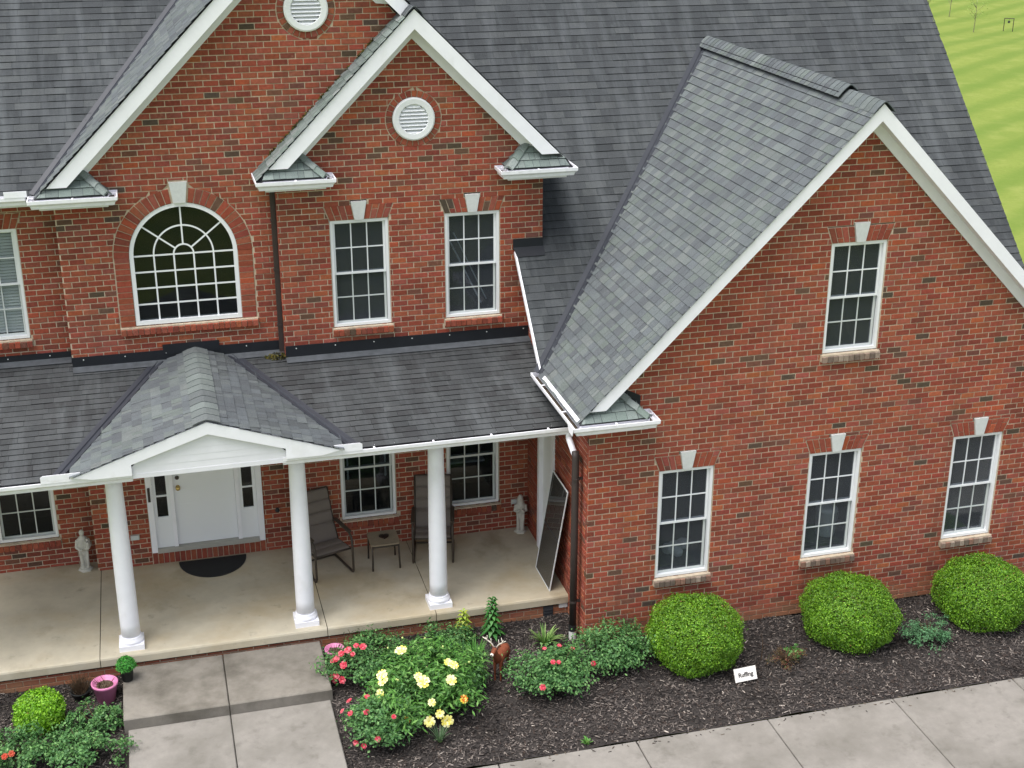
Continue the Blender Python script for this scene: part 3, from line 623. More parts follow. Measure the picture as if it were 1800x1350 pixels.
# porch roof: z = 3.03+.18(y-.6)
ps = .18; pc = 1/math.sqrt(1+ps*ps); pz = lambda y: 3.03+ps*(y-.6); PX0 = -4.76; PZT, PSL = 3.66, .345
pdx = lambda y: (PZT-pz(y))/PSL
yv = lambda v: .585+v*pc
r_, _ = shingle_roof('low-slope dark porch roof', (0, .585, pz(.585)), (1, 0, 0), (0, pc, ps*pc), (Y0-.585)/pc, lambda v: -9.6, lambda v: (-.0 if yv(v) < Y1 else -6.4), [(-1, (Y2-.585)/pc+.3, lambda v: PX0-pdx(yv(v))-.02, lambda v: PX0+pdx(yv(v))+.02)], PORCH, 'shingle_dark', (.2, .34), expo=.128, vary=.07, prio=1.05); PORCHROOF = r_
# portico slopes: u along +y, v up-slope in x
pl = 1/math.sqrt(1+PSL*PSL); PW = 1.66
for sg, pal, lb in ((1, LIGHT, 'pale left slope of the little portico roof'), (-1, [(90, 95, 98), (86, 90, 93), (96, 101, 102), (82, 86, 88)], 'grey right slope of the little portico roof')):  # one shingle; right palette darker to paint the side turned from the light
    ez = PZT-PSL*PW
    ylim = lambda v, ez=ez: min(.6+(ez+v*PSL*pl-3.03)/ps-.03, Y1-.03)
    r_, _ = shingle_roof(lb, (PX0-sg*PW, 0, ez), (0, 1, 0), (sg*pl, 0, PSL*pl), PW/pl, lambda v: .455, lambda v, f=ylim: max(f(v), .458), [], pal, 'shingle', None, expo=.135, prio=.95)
# pent returns
def shingle_flush():
    cands = []
    for ri, (r_, M, tabs, mt, prio) in enumerate(SH):
        for ti, (t, v0, v1, c, wd, full) in enumerate(tabs):
            if full:
                p = M @ Vector(((t[0]+t[1])/2, v0, 0)); d = Vector(CAM)-p; n = M.to_3x3() @ Vector((0, 0, 1))
                if p.x < -7.4 or p.z > 9: continue
                cands.append((d.length*prio/max(d.normalized().dot(n), .05)**.5, ri, ti))
    cands.sort(); ch = set((a[1], a[2]) for a in cands[:300]); cache = {}
    for ri, (r_, M, tabs, mt, prio) in enumerate(SH):
        V = []; F = []; C = []
        for ti, (t, v0, v1, c, wd, full) in enumerate(tabs):
            if (ri, ti) in ch:
                key = (ri, round(wd*100), round(v1-v0, 3), int(rng.integers(5)))
                if key not in cache:
                    mb = MB(); vv, ff = tab_geo((0, wd-.004, 0, wd-.004), 0, v1-v0, .013); mb.v = vv; mb.f = [tuple(dict.fromkeys(f)) for f in ff]; mb.c = [tuple(c)]+[tuple(np.array(c)*.22)]*(len(ff)-1); cache[key] = mb.mesh('shingle', mt)  # dark asphalt edges, lowered further to paint the course shadow line
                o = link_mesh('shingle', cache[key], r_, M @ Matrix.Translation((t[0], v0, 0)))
            else:
                vv, ff = tab_geo(t, v0, v1, (.011 if 'dark' in mt else .015)+rng.uniform(-.003, .004)); i = len(V); V += [tuple(M @ Vector(q)) for q in vv]
                F.append(tuple(i+x for x in ff[0])); C.append(c); F.append(tuple(i+x for x in ff[1])); C.append(np.array(c)*.26)  # butt face: asphalt tone with the shade under each course painted in
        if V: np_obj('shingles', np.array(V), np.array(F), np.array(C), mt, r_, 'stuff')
# decks under the shingles (and the slopes facing away)
def slab(pts, th, name, mt, parent=house, off=.008):
    P = [Vector(p) for p in pts]; n = (P[1]-P[0]).cross(P[2]-P[0]).normalized()
    if n.z < 0: n = -n
    mb = MB(); mb.prism([p-n*off for p in P], -n*th); return mb.build(name, mt, parent)
slab([(-.25, -.215, 3.41), (3.61, -.215, 7.27), (3.61, 5.38, 7.27), (-.25, 1.52, 3.41)], .05, 'roof_deck', 'roof_deck')
slab([(3.61, -.215, 7.27), (7.5, -.215, 3.38), (7.5, 1.5, 3.38), (3.61, 5.38, 7.27)], .05, 'roof_deck', 'roof_deck')
slab([(-.2, 1.53, 3.42), (7.71, 1.53, 3.42), (7.71, 8.5, 10.39), (-3., 8.5, 10.39), (-3., 7.8, 9.69), (.2, 4.4, 6.29), (.2, 2.92, 4.81), (-.2, 2.92, 4.81)], .06, 'roof_deck', 'roof_deck', off=.012)
slab([(-11, 3.08, 5.93), (-6.6, 3.08, 5.93), (-3., 8.5, 10.), (-11, 8.5, 10.)], .06, 'roof_deck', 'roof_deck', off=.012)
slab([(-6.6, 2.955, 5.94), (-2.965, 2.955, 9.575), (-2.965, 7.9, 9.575), (-6.6, 3.08, 5.94)], .05, 'roof_deck', 'roof_deck')
slab([(-2.965, 2.955, 9.575), (-1.66, 2.955, 8.27), (.6, 2.955, 6.01), (.6, 4.1, 6.01), (-2.965, 7.9, 9.575)], .05, 'roof_deck', 'roof_deck')
slab([(-3.8, 2.715, 6.05), (-1.63, 2.715, 8.22), (-1.63, Y1+.1, 8.22), (-3.8, Y1+.1, 6.05)], .05, 'roof_deck', 'roof_deck')
slab([(-1.63, 2.715, 8.22), (.58, 2.715, 6.01), (.58, 2.95, 6.01), (-1.63, 2.95, 8.22)], .05, 'roof_deck', 'roof_deck')
slab([(-9.6, .59, pz(.59)), (0, .59, pz(.59)), (0, Y1, pz(Y1)), (-6.4, Y1, pz(Y1)), (-6.4, Y0, pz(Y0)), (-9.6, Y0, pz(Y0))], .05, 'roof_deck', 'roof_deck', off=.012)
for sg in (1, -1): slab([(PX0-sg*1.5, .505, PZT-PSL*1.5), (PX0, .505, PZT), (PX0, Y1-.02, PZT), (PX0-sg*1.62, .8, PZT-PSL*1.62)], .04, 'roof_deck', 'roof_deck')
slab([(-11, 8.5, 10.39), (7.71, 8.5, 10.39), (7.71, 14.5, 4.39), (-11, 14.5, 4.39)], .06, 'roof_deck', 'roof_deck')
# closing walls on the far sides so the house is a solid
mb = MB(); mb.quad((7.2, 14, -.3), (-9.6, 14, -.3), (-9.6, 14, 4.8), (7.2, 14, 4.8)); mb.quad((-9.6, 14, -.3), (-9.6, Y0, -.3), (-9.6, Y0, 5.9), (-9.6, 8.5, 10.), (-9.6, 14, 4.8))
mb.build('rear_wall', 'mortar', house)
# --- gable trim
def gable_trim(xa, zt, fd, zfr, yw, zcut, ov, label, right=True, xr_cut=None):
    yf = yw-ov
    for sg in (-1, 1):
        if sg > 0 and not right: continue
        P = lambda x, z: (xa+sg*x, yf, z)
        mb = MB(); mb.prism([P(0, zt), P(0, zt-fd), P(zt-fd-zcut, zcut), P(zt-zcut, zcut)], (0, .03, 0)); o = mb.build('rake_fascia', 'white_trim', house)
        q = zt-fd; mb = MB(); mb.prism([(xa, yw-.03, q+.04), (xa, yw-.03, zfr), (xa+sg*(zfr-zcut-.02), yw-.03, zcut+.02), (xa+sg*(q+.02-zcut), yw-.03, zcut+.02)], (0, .028, 0)); mb.build('frieze_board', 'soffit_white', house)
        mb = MB(); mb.prism([(xa, yf+.031, q+.012), (xa+sg*(q-zcut), yf+.031, zcut+.012), (xa+sg*(q-zcut), yw-.031, zcut+.012), (xa, yw-.031, q+.012)], (0, 0, .02)); mb.build('rake_soffit', 'soffit_white', house)
gable_trim(3.61, 7.252, .212, 6.885, 0, 3.56, .25, 'wing')
gable_trim(-1.63, 8.200, .252, 7.80, Y2, 6.205, .25, 'small')
# tall gable: right rake stops at the small gable's apex
XA, ZT, FD, ZF = -2.965, 9.545, .25, 9.15
yf = Y1-.25
mb = MB(); mb.prism([(XA, yf, ZT), (XA, yf, ZT-FD), (XA-(ZT-FD-6.07), yf, 6.07), (XA-(ZT-6.07), yf, 6.07)], (0, .03, 0)); mb.build('rake_fascia', 'white_trim', house)
mb = MB(); mb.prism([(XA, yf, ZT), (XA, yf, ZT-FD), (-1.76, yf, ZT-FD-(-XA-1.76)), (-1.60, yf, ZT-(-XA-1.60))], (0, .03, 0)); mb.build('rake_fascia', 'white_trim', house)
mb = MB(); mb.prism([(XA, Y1-.03, ZT-FD+.04), (XA, Y1-.03, ZF), (XA-(ZF-6.1), Y1-.03, 6.1), (XA-(ZT-FD+.02-6.1), Y1-.03, 6.1)], (0, .028, 0)); mb.build('frieze_board', 'soffit_white', house)
mb = MB(); mb.prism([(XA, Y1-.03, ZT-FD+.04), (XA, Y1-.03, ZF), (-2.05, Y1-.03, ZF-(-XA-2.05)), (-1.85, Y1-.03, ZT-FD+.04-(-XA-1.85))], (0, .028, 0)); mb.build('frieze_board', 'soffit_white', house)
for sg, L_ in ((-1, 3.2), (1, 1.03)): mb = MB(); q = ZT-FD; mb.prism([(XA, yf+.031, q+.012), (XA+sg*L_, yf+.031, q-L_+.012), (XA+sg*L_, Y1-.031, q-L_+.012), (XA, Y1-.031, q+.012)], (0, 0, .02)); mb.build('rake_soffit', 'soffit_white', house)
# main roof right rake board
mb = MB(); mb.bar((7.695, 1.60, 3.38), (7.695, 8.5, 10.28), .02, .10, up=(0, -1, 1)); mb.build('rake_fascia', 'soffit_white', house)
# white rake strip left of the low main roof
mb = MB(); mb.bar((-.212, 1.56, 3.432), (-.212, 2.9, 4.772), .024, .06, up=(0, -1, 1)); mb.build('rake_fascia', 'white_trim', house)

# --- ridge caps
def caps(name, a, b, n, half, drop, mt, parent, pal, th=.012):
    a = Vector(a); b = Vector(b); d = (b-a); dn = d.normalized(); side = dn.cross(Vector((0, 0, 1))).normalized(); st = d/n
    for k in range(n):
        c = np.array(srgb(*pal[int(rng.integers(len(pal)))]))*rng.uniform(.9, 1.1); mb = MB(); p0 = a+st*k; p1 = p0+st*1.12
        up0, up1 = Vector((0, 0, th)), Vector((0, 0, .003))
        prof = [(-half, -drop), (-half*.55, -drop*.42), (-.014, 0.), (.014, 0.), (half*.55, -drop*.42), (half, -drop)]
        A = [p0+side*x+Vector((0, 0, z))+up0 for x, z in prof]; B = [p1+side*x+Vector((0, 0, z))+up1 for x, z in prof]
        for j in range(5): mb.quad(A[j], A[j+1], B[j+1], B[j], col=tuple(c)); mb.quad(A[j], A[j+1], A[j+1]-up0*1.2, A[j]-up0*1.2, col=tuple(c*.9))
        mb.build(name, mt, parent)
LIGHTC = LIGHT+[(124, 130, 129)]
caps('ridge_cap', (3.61, .62, 7.335), (3.61, 5.36, 7.335), 38, .17, .15, 'shingle', WINGROOF, LIGHTC)
caps('ridge_cap', (3.61, -.28, 7.275), (3.61, .66, 7.275), 7, .15, .14, 'shingle', WINGROOF, LIGHTC)
mb = MB(); mb.box(3.48, 3.61, .70, 5.36, 7.16, 7.25); mb.box(3.611, 3.74, .70, 5.36, 7.16, 7.25); mb.build('ridge_vent', 'dark_gray', WINGROOF)
caps('ridge_cap', (-1.63, 2.65, 8.232), (-1.63, 2.93, 8.232), 3, .13, .125, 'shingle', SMALLROOF, LIGHT)
caps('ridge_cap', (-2.965, 2.89, 9.58), (-2.965, 7.8, 9.58), 38, .15, .14, 'shingle', TALLROOF, LIGHT)
caps('ridge_cap', (PX0, .46, PZT+.012), (PX0, Y1-.05, PZT+.012), 13, .17, .055, 'shingle', house, [(108, 115, 113), (104, 110, 109), (100, 105, 105)])
# --- valleys
def valley(a, b, na, nb, wd, label):
    a = Vector(a); b = Vector(b); d = (b-a).normalized(); mb = MB(); up = Vector((0, 0, .022))
    s1 = d.cross(Vector(na)).normalized(); s2 = d.cross(Vector(nb)).normalized()
    if s1.z < 0: s1 = -s1
    if s2.z < 0: s2 = -s2
    n1, n2 = Vector(na).normalized()*.014, Vector(nb).normalized()*.014
    rib = Vector((0, 0, .02))
    mb.quad(a+s1*wd+n1, b+s1*wd+n1, b+n1+s1*.012, a+n1+s1*.012); mb.quad(a+s2*wd+n2, b+s2*wd+n2, b+n2+s2*.012, a+n2+s2*.012)
    mb.quad(a+n1+s1*.012, b+n1+s1*.012, b+rib+n1, a+rib+n1); mb.quad(a+n2+s2*.012, b+n2+s2*.012, b+rib+n1, a+rib+n1)
    mb.quad(a+s1*wd+n1, b+s1*wd+n1, b+s1*wd-n1, a+s1*wd-n1); mb.quad(a+s2*wd+n2, b+s2*wd+n2, b+s2*wd-n2, a+s2*wd-n2)
    o = mb.build('valley_flashing', 'valley_metal', house); o['label'] = label
valley((-.24, 1.53, 3.42), (3.6, 5.37, 7.26), (-1, 0, 1), (0, -1, 1), .085, 'dark metal valley between the wing roof and the main roof')
valley((-6.6, 3.1+(5.94-5.95)/ls, 5.94), (-3.3, 3.1+(9.24-5.95)/ls, 9.24), (-1, 0, 1), (0, -ls, 1), .085, 'dark metal valley left of the tall gable')
for sg in (-1, 1): valley((PX0+sg*pdx(.62), .62, pz(.62)+.004), (PX0+sg*pdx(Y1-.04), Y1-.04, pz(Y1-.04)+.004), (sg*PSL, 0, 1), (0, -ps, 1), .085, 'dark metal valley on the %s side of the portico roof' % ('left' if sg < 0 else 'right'))
# --- wall flashings above the porch roof
def flash(x0, x1, yw, zt, name='wall_flashing', fl=.13):
    mb = MB(); zb = pz(yw)+.02
    mb.box(x0, x1, yw-.016, yw-.002, zb, zt); mb.quad((x0, yw-.016, zb+.006), (x1, yw-.016, zb+.006), (x1, yw-fl, pz(yw-fl)+.018), (x0, yw-fl, pz(yw-fl)+.018), )
    o = mb.build(name, 'flashing', house)
    mb = MB(); mb.prism([(x0, yw-.017, zb+.012), (x0, yw-fl-.02, pz(yw-fl-.02)+.024), (x0, yw-fl-.02, pz(yw-fl-.02)+.020), (x0, yw-.017, zb+.008)], (x1-x0, 0, 0)); mb.build('flashing_apron', 'flashing_gray', o)
    mb = MB()
    for k in range(int((x1-x0)/.55)+1):
        x = x0+.15+k*.55
        if x < x1: mb.lathe([(.009, 0), (.009, .004), (.003, .006)], (0, 0, 0), 8); 
        if x < x1:
            for i in range(len(mb.v)-24, len(mb.v)): vx, vy, vz = mb.v[i]; mb.v[i] = (x+vx, yw-.017-vz, zt-.04+vy)
    if mb.v: mb.build('flashing_nails', 'vinyl_gray', o, kind='stuff')
flash(-3.531, -.0, Y2, 3.642); flash(-6.40, -3.55, Y1, 3.66); flash(-9.6, -6.42, Y0, 3.66)
mb = MB(); mb.box(-5.19, -4.42, Y1-.022, Y1-.003, 3.6, 3.74); mb.build('wall_flashing', 'flashing', house)
mb = MB(); mb.box(-.235, .198, Y2-.02, Y2-.003, 4.80, 4.955); mb.quad((-.235, Y2-.02, 4.835), (.21, Y2-.02, 4.835), (.21, Y2-.13, 4.725), (-.205, Y2-.13, 4.725)); mb.build('wall_flashing', 'flashing', house)

# --- gutters
GP_OUT = [(0, 0), (0, -.115), (.075, -.115), (.086, -.075), (.118, -.045), (.12, 0)]; GP_IN = [(.106, 0), (.104, -.04), (.074, -.07), (.066, -.105), (.012, -.105), (.012, 0)]
def gutter(path, z, side, name='gutter', dirt=True):
    """path of (x,y) back line; side +1: gutter lies to the right of the walking direction"""
    P = [Vector((p[0], p[1], 0)) for p in path]; n = len(P); prof = GP_OUT+GP_IN; mb = MB(); rings = []
    nr = []
    for k in range(n-1): d = (P[k+1]-P[k]).normalized(); nr.append(Vector((d.y, -d.x, 0))*side)
    for k in range(n):
        if k == 0: mv = nr[0]
        elif k == n-1: mv = nr[-1]
        else: mv = (nr[k-1]+nr[k])/(1+nr[k-1].dot(nr[k]))
        rings.append([P[k]+mv*o+Vector((0, 0, z+h)) for o, h in prof])
    for k in range(n-1):
        for j in range(len(prof)): j2 = (j+1) % len(prof); mb.quad(rings[k][j], rings[k][j2], rings[k+1][j2], rings[k+1][j])
    o = mb.build(name, 'gutter_white', house)
    for rg, dd in ((rings[0], (P[0]-P[1]).normalized()), (rings[-1], (P[-1]-P[-2]).normalized())):
        mb = MB(); mb.prism([q-dd*.002 for q in rg[:6]], dd*.006); mb.build('end_cap', 'gutter_white', o)
    if dirt:
        mb = MB()
        for k in range(n-1): mv0 = nr[k]; mb.quad(P[k]+mv0*.013+Vector((0, 0, z-.07)), P[k+1]+mv0*.013+Vector((0, 0, z-.07)), P[k+1]+mv0*.075+Vector((0, 0, z-.066)), P[k]+mv0*.075+Vector((0, 0, z-.066)))
        mb.build('gutter_debris', 'gutter_dirt', o)
    mb = MB()
    for k in range(n-1):
        L_ = (P[k+1]-P[k]).length; c = max(1, int(L_/.65))
        for i in range(c):
            q = P[k]+(P[k+1]-P[k])*((i+.5)/c); mb.bar(q+nr[k]*.006+Vector((0, 0, z-.006)), q+nr[k]*.112+Vector((0, 0, z-.006)), .022, .008)
    mb.build('gutter_hangers', 'gutter_white', o, kind='stuff')
    return o
GB = .285   # back line in front of wall; lip at .405
g = gutter([(-.215, 1.62), (-.215, -GB), (.69, -GB), (.69, -.005)], 3.42, 1); g['label'] = 'white gutter along the left eave and return of the wing'
g = gutter([(6.53, -.005), (6.53, -GB), (7.435, -GB), (7.435, 1.6)], 3.42, 1); g['label'] = 'white gutter on the right return of the wing'
g = gutter([(-3.70, Y1-.01), (-3.70, Y2-GB), (-2.88, Y2-GB), (-2.88, Y2-.005)], 6.07, 1); g['label'] = 'white gutter on the left return of the small gable'
g = gutter([(-.385, Y2-.005), (-.385, Y2-GB), (.47, Y2-GB), (.47, 3.3)], 6.03, -1 if False else 1); g['label'] = 'white gutter on the right return of the small gable'
g = gutter([(-6.57, Y0-.4), (-6.57, Y1-GB), (-5.69, Y1-GB), (-5.69, Y1-.005)], 5.95, 1); g['label'] = 'white gutter on the left return of the tall gable'
g = gutter([(-11, 3.09), (-6.72, 3.09)], 5.965, 1); g['label'] = 'white gutter on the main eave at the left edge'
g = gutter([(-9.6, .63), (-5.70, .63)], 3.04, 1); g['label'] = 'white porch gutter left of the portico'
g = gutter([(-3.86, .63), (-.0, .63)], 3.04, 1); g['label'] = 'white porch gutter right of the portico'
# fascia boards behind gutters
mb = MB(); mb.box(-9.6, -5.7, .632, .66, 2.90, 3.035); mb.box(-3.86, -.003, .632, .66, 2.90, 3.035); mb.build('fascia_board', 'white_trim', house)
def return_box(x0, x1, yw, zl, y_back=None):
    mb = MB(); mb.box(x0, x1, yw-GB+.002, yw-.002, zl-.155, zl-.02); mb.build('eave_return', 'soffit_white', house)
return_box(-.20, .685, 0, 3.42); return_box(6.535, 7.42, 0, 3.42); return_box(-3.685, -2.885, Y2, 6.07); return_box(-.38, .46, Y2, 6.03); return_box(-6.555, -5.695, Y1, 5.95)
mb = MB(); mb.box(-.20, -.005, 0, 1.6, 3.27, 3.40); mb.build('eave_return', 'soffit_white', house)
mb = MB(); mb.box(-11, -6.56, 3.095, Y0-.003, 5.81, 5.93); mb.build('eave_return', 'soffit_white', house)
# return roofs: eave at y=yw-GB, slope .8 to wall, hip at the inner end (dirn=+1: inner end is right)
def return_roof(xo, xi, yw, ze, label, K):
    sg = 1 if xi > xo else -1; s = .85; D = GB+.03; c = 1/math.sqrt(1+s*s); L_ = D/c
    r_, M = shingle_roof(label, (xo, yw-D, ze), (sg, 0, 0), (0, c, s*c), L_, lambda v: max(0., (ze+v*s*c-K-xo) if sg > 0 else (xo-(K-ze-v*s*c)))+.01, lambda v: abs(xi-xo)-v*c, [], [(118, 130, 125), (110, 120, 117), (126, 136, 132)], 'shingle', None, prio=1.3)
    r2_, _ = shingle_roof(label+', hip end', (xi, yw-D, ze), (0, 1, 0), (-sg*c, 0, s*c), L_, lambda v: v*c, lambda v: D, [], [(118, 130, 125), (110, 120, 117)], 'shingle', (.14, .2), prio=1.3)
    a = Vector((xi, yw-D, ze)); b = Vector((xi-sg*D, yw, ze+s*D))
    slab([(xo, yw-D, ze), (xi, yw-D, ze), tuple(b), ((ze+s*D-K+.02) if sg > 0 else (K-ze-s*D-.02), yw, ze+s*D)], .02, 'roof_deck', 'roof_deck', r_); slab([tuple(a), (xi, yw, ze), tuple(b)], .02, 'roof_deck', 'roof_deck', r_)
    caps('hip_cap', a+Vector((0, 0, .028)), b+Vector((0, 0, .03)), 3, .075, .045, 'shingle', r_, [(128, 138, 134), (116, 128, 122), (136, 144, 141)], .022)
return_roof(-.245, .69, 0, 3.43, 'mossy little roof on the wing return', 3.66); return_roof(7.465, 6.53, 0, 3.43, 'mossy little roof on the right return of the wing', 10.88); return_roof(-3.73, -2.88, Y2, 6.08, 'mossy little roof on the left return of the small gable', 9.85)
return_roof(.50, -.385, Y2, 6.04, 'mossy little roof on the right return of the small gable', 6.59); return_roof(-6.60, -5.69, Y1, 5.96, 'mossy little roof on the left return of the tall gable', 12.54)
# step flashing at wing return
mb = MB(); mb.prism([(.34, -.018, 3.79), (.67, -.018, 3.62), (.67, -.018, 3.47), (.34, -.018, 3.66)], (0, .014, 0)); mb.build('wall_flashing', 'flashing', house)
shingle_flush()
mb = MB(); mb.bar((-.225, 1.34, 3.447), (-.225, -.22, 3.447), .05, .012, up=(-1, 0, 1)); mb.build('drip_edge', 'white_trim', house)
# splash guards
for xa, xb in ((-6.76, -6.24), (-3.43, -2.86)):
    mb = MB(); zb = 3.035; r = .03
    mb.prism([(xa, .505, zb), (xb, .505, zb), (xb, .505, zb+.085), (xb-r, .505, zb+.105), (xa+r, .505, zb+.105), (xa, .505, zb+.085)], (0, .008, 0)); mb.build('splash_guard', 'gutter_white', house)
mb = MB(); mb.box(-6.97, -6.69, 2.965, 2.975, 5.965, 6.045); mb.build('splash_guard', 'gutter_white', house)
mb = MB(); mb.prism([(-.337, -.12, 3.42), (-.337, -.39, 3.42), (-.337, -.34, 3.30), (-.337, -.2, 3.31)], (-.006, 0, 0)); mb.build('splash_guard', 'gutter_white', house)
# --- portico front
pf = .47
mb = MB()
for sg in (-1, 1):
    q = MB(); T = 3.645; q.prism([(PX0, pf, T), (PX0, pf, T-.16), (PX0+sg*.935, pf, T-.16-.935*PSL+.02), (PX0+sg*.935, pf, 3.04), (PX0+sg*1.40, pf, 3.04), (PX0+sg*1.62, pf, T-1.62*PSL), ], (0, .03, 0)); q.build('rake_fascia', 'white_trim', house)
nb = 5
for k in range(nb):
    z0 = 3.035+k*.09; z1 = z0+.09; hw0 = min(.94, (3.49-z0)/PSL); hw1 = min(.94, max((3.49-z1)/PSL, .0)+.05)
    if hw0 <= .05: continue
    mb = MB(); mb.prism([(PX0-hw0, pf+.05, z0), (PX0+hw0, pf+.05, z0), (PX0+hw1, pf+.053, z1), (PX0-hw1, pf+.053, z1)], (0, .02, 0)); mb.build('siding_board', 'soffit_white', house)
mb = MB(); mb.box(PX0-.934, PX0+.934, pf+.045, pf+.12, 2.975, 3.034); mb.build('pediment_sill', 'soffit_white', house)
mb = MB(); mb.box(-9.6, -.002, .89, 1.15, 2.86, 2.97); mb.build('porch_beam', 'white_trim', house)
mb = MB(); mb.box(-9.6, -.003, .662, Y0, 2.965, 2.98); mb.build('porch_ceiling', 'soffit_white', house)
# --- columns
def column(x, y, label):
    c = part('porch_column'); c['label'] = label
    mb = MB(); mb.box(x-.16, x+.16, y-.16, y+.16, ZS, ZS+.075); mb.build('plinth', 'white_trim', c)
    mb = MB(); mb.lathe([(.152, 0), (.158, .02), (.155, .045), (.137, .055), (.136, .08), (.133, .09)], (x, y, ZS+.076), 32); mb.build('base_ring', 'white_trim', c, True)
    mb = MB(); H = 2.78-ZS-.16; mb.lathe([(.124+.0*t-.020*t*t, H*t) for t in [k/12 for k in range(13)]], (x, y, ZS+.166), 32); o = mb.build('shaft', 'white_trim', c, True)
    mb = MB(); mb.lathe([(.106, 0), (.118, .006), (.118, .02), (.109, .026), (.109, .045), (.135, .055), (.14, .075)], (x, y, 2.775), 32); mb.build('capital', 'white_trim', c, True)
for x, lb in ((-8.25, 'white porch column beyond the left edge'), (-5.95, 'white round column left of the front steps'), (-3.655, 'white round column right of the front steps'), (-1.81, 'white round column in front of the right chair')):
    column(x, 1.02, lb)
# --- porch slab
def bevel_slab(mb, x0, x1, y0, y1, z0, z1, r=.012):
    prof = [(y0, z0), (y0, z1-r), (y0+r*.3, z1-r*.3), (y0+r, z1), (y1, z1), (y1, z0)]
    mb.prism([(x0, a, b) for a, b in prof], (x1-x0, 0, 0))
for (a, b) in ((-9.6, -6.365), (-6.355, -3.405), (-3.395, -1.905), (-1.895, -.002)):
    mb = MB(); bevel_slab(mb, a, b, .765, Y0+.05, .228, ZS, .03); mb.build('porch_floor_slab', 'porch_concrete', house)
mb = MB(); mb.box(-9.6, -.003, .79, Y0+.05, .2, ZS-.012); mb.build('porch_floor_bed', 'soil', house)
# footing vent, pipes
mb = MB(); mb.box(-.36, -.22, .775, .80, -.03, .2); 
for k in range(4): mb.box(-.345, -.235, .768, .776, .0+k*.045, .02+k*.045)
mb.build('footing_vent', 'dark_gray', house)
mb = MB(); mb.box(-.13, -.01, .782, .80, .15, .215); mb.build('footing_vent', 'vinyl_gray', house)
# --- front door
dr = part('front_door'); dr['label'] = 'white front door with sidelights'
xc = -4.80; yw = Y1
for a in (xc-.818, xc+.735): mb = MB(); mb.box(a, a+.083, yw-.03, yw+.05, .546, 2.79); mb.build('door_casing', 'white_trim', dr)
mb = MB(); mb.box(xc-.735, xc+.735, yw-.04, yw+.1, .535, .60); mb.build('threshold', 'aluminum_sill', dr)
for a in (xc-.49, xc+.435): mb = MB(); mb.box(a, a+.055, yw+.0, yw+.08, .60, 2.79); mb.build('door_post', 'white_trim', dr)
mb = MB(); mb.box(xc-.433, xc+.433, yw+.05, yw+.09, .605, 2.72); d_ = mb.build('door_leaf', 'door_paint', dr)
for (px_, pz0, pz1) in ((-.21, .75, 1.25), (.21, .75, 1.25), (-.21, 1.4, 2.1), (.21, 1.4, 2.1), (-.21, 2.22, 2.6), (.21, 2.22, 2.6)):
    mb = MB(); a, b = xc+px_-.15, xc+px_+.15
    mb.prism([(a, yw+.048, pz0), (b, yw+.048, pz0), (b, yw+.048, pz1), (a, yw+.048, pz1)], (0, .004, 0)); mb.build('door_panel', 'door_paint', d_)
mb = MB(); mb.lathe([(.032, 0), (.032, .006), (.012, .012), (.012, .035), (.03, .045), (.034, .062), (.022, .08), (.004, .084)], (0, 0, 0), 16); o = mb.build('door_knob', 'brass', d_, True); o.matrix_local = Matrix.Translation((xc-.37, yw+.05, 1.53)) @ Matrix.Rotation(R(90), 4, 'X')
mb = MB(); mb.lathe([(.03, 0), (.03, .012), (.024, .018), (.004, .02)], (0, 0, 0), 16); o = mb.build('deadbolt', 'bronze_frame', d_, True); o.matrix_local = Matrix.Translation((xc-.37, yw+.05, 1.68)) @ Matrix.Rotation(R(90), 4, 'X')
for sg in (-1, 1):
    s_ = part('sidelight'); s_.parent = dr; m_ = xc+sg*.612; mb = MB()
    mb.box(m_-.122, m_-.075, yw+.02, yw+.07, .60, 2.79); mb.box(m_+.075, m_+.122, yw+.02, yw+.07, .60, 2.79); mb.box(m_-.075, m_+.075, yw+.02, yw+.07, .60, 1.08)
    for k in range(5): mb.box(m_-.075, m_+.075, yw+.025, yw+.06, 1.08+k*.345-.012, 1.08+k*.345+.012)
    s_name = mb.build('sidelight', 'door_paint', dr); bpy.data.objects.remove(s_)
    for k in range(5): mb = MB(); mb.box(m_-.075, m_+.075, yw+.04, yw+.044, 1.092+k*.345, 1.413+k*.345 if k < 4 else 2.79); mb.build('pane', 'glass', s_name)
    room_box(m_, m_, .6, 2.7, yw+.2, 1.2, s_name)
mb = MB(); mb.box(xc-.818, xc+.818, yw+.002, yw+.1, ZS, .535); s = mb.build('door_sill', 'mortar', dr); n = 21; st = 1.636/n
for k in range(n):
    a = xc-.818+k*st; brick_piece([(a+.005, 0, ZS+.004), (a+st-.005, 0, ZS+.004), (a+st-.005, 0, .53), (a+.005, 0, .53)], yw-.008, .05, s)
mb = MB(); mb.box(-5.60, -5.565, yw-.045, yw-.031, 1.38, 1.60); mb.build('doorbell', 'downspout', dr)
# side door at the porch end (in the wing's side wall)
sd_ = part('side_door'); sd_['label'] = 'white side door at the right end of the porch'
for q in ((1.53, 1.62, ZS, 2.62), (2.20, 2.29, ZS, 2.62), (1.621, 2.199, 2.53, 2.62)): mb = MB(); mb.box(-.03, .06, *q); mb.build('door_casing', 'white_trim', sd_)
mb = MB(); mb.box(.03, .07, 1.62, 2.20, ZS+.02, 2.53); mb.build('door_leaf', 'door_paint', sd_)
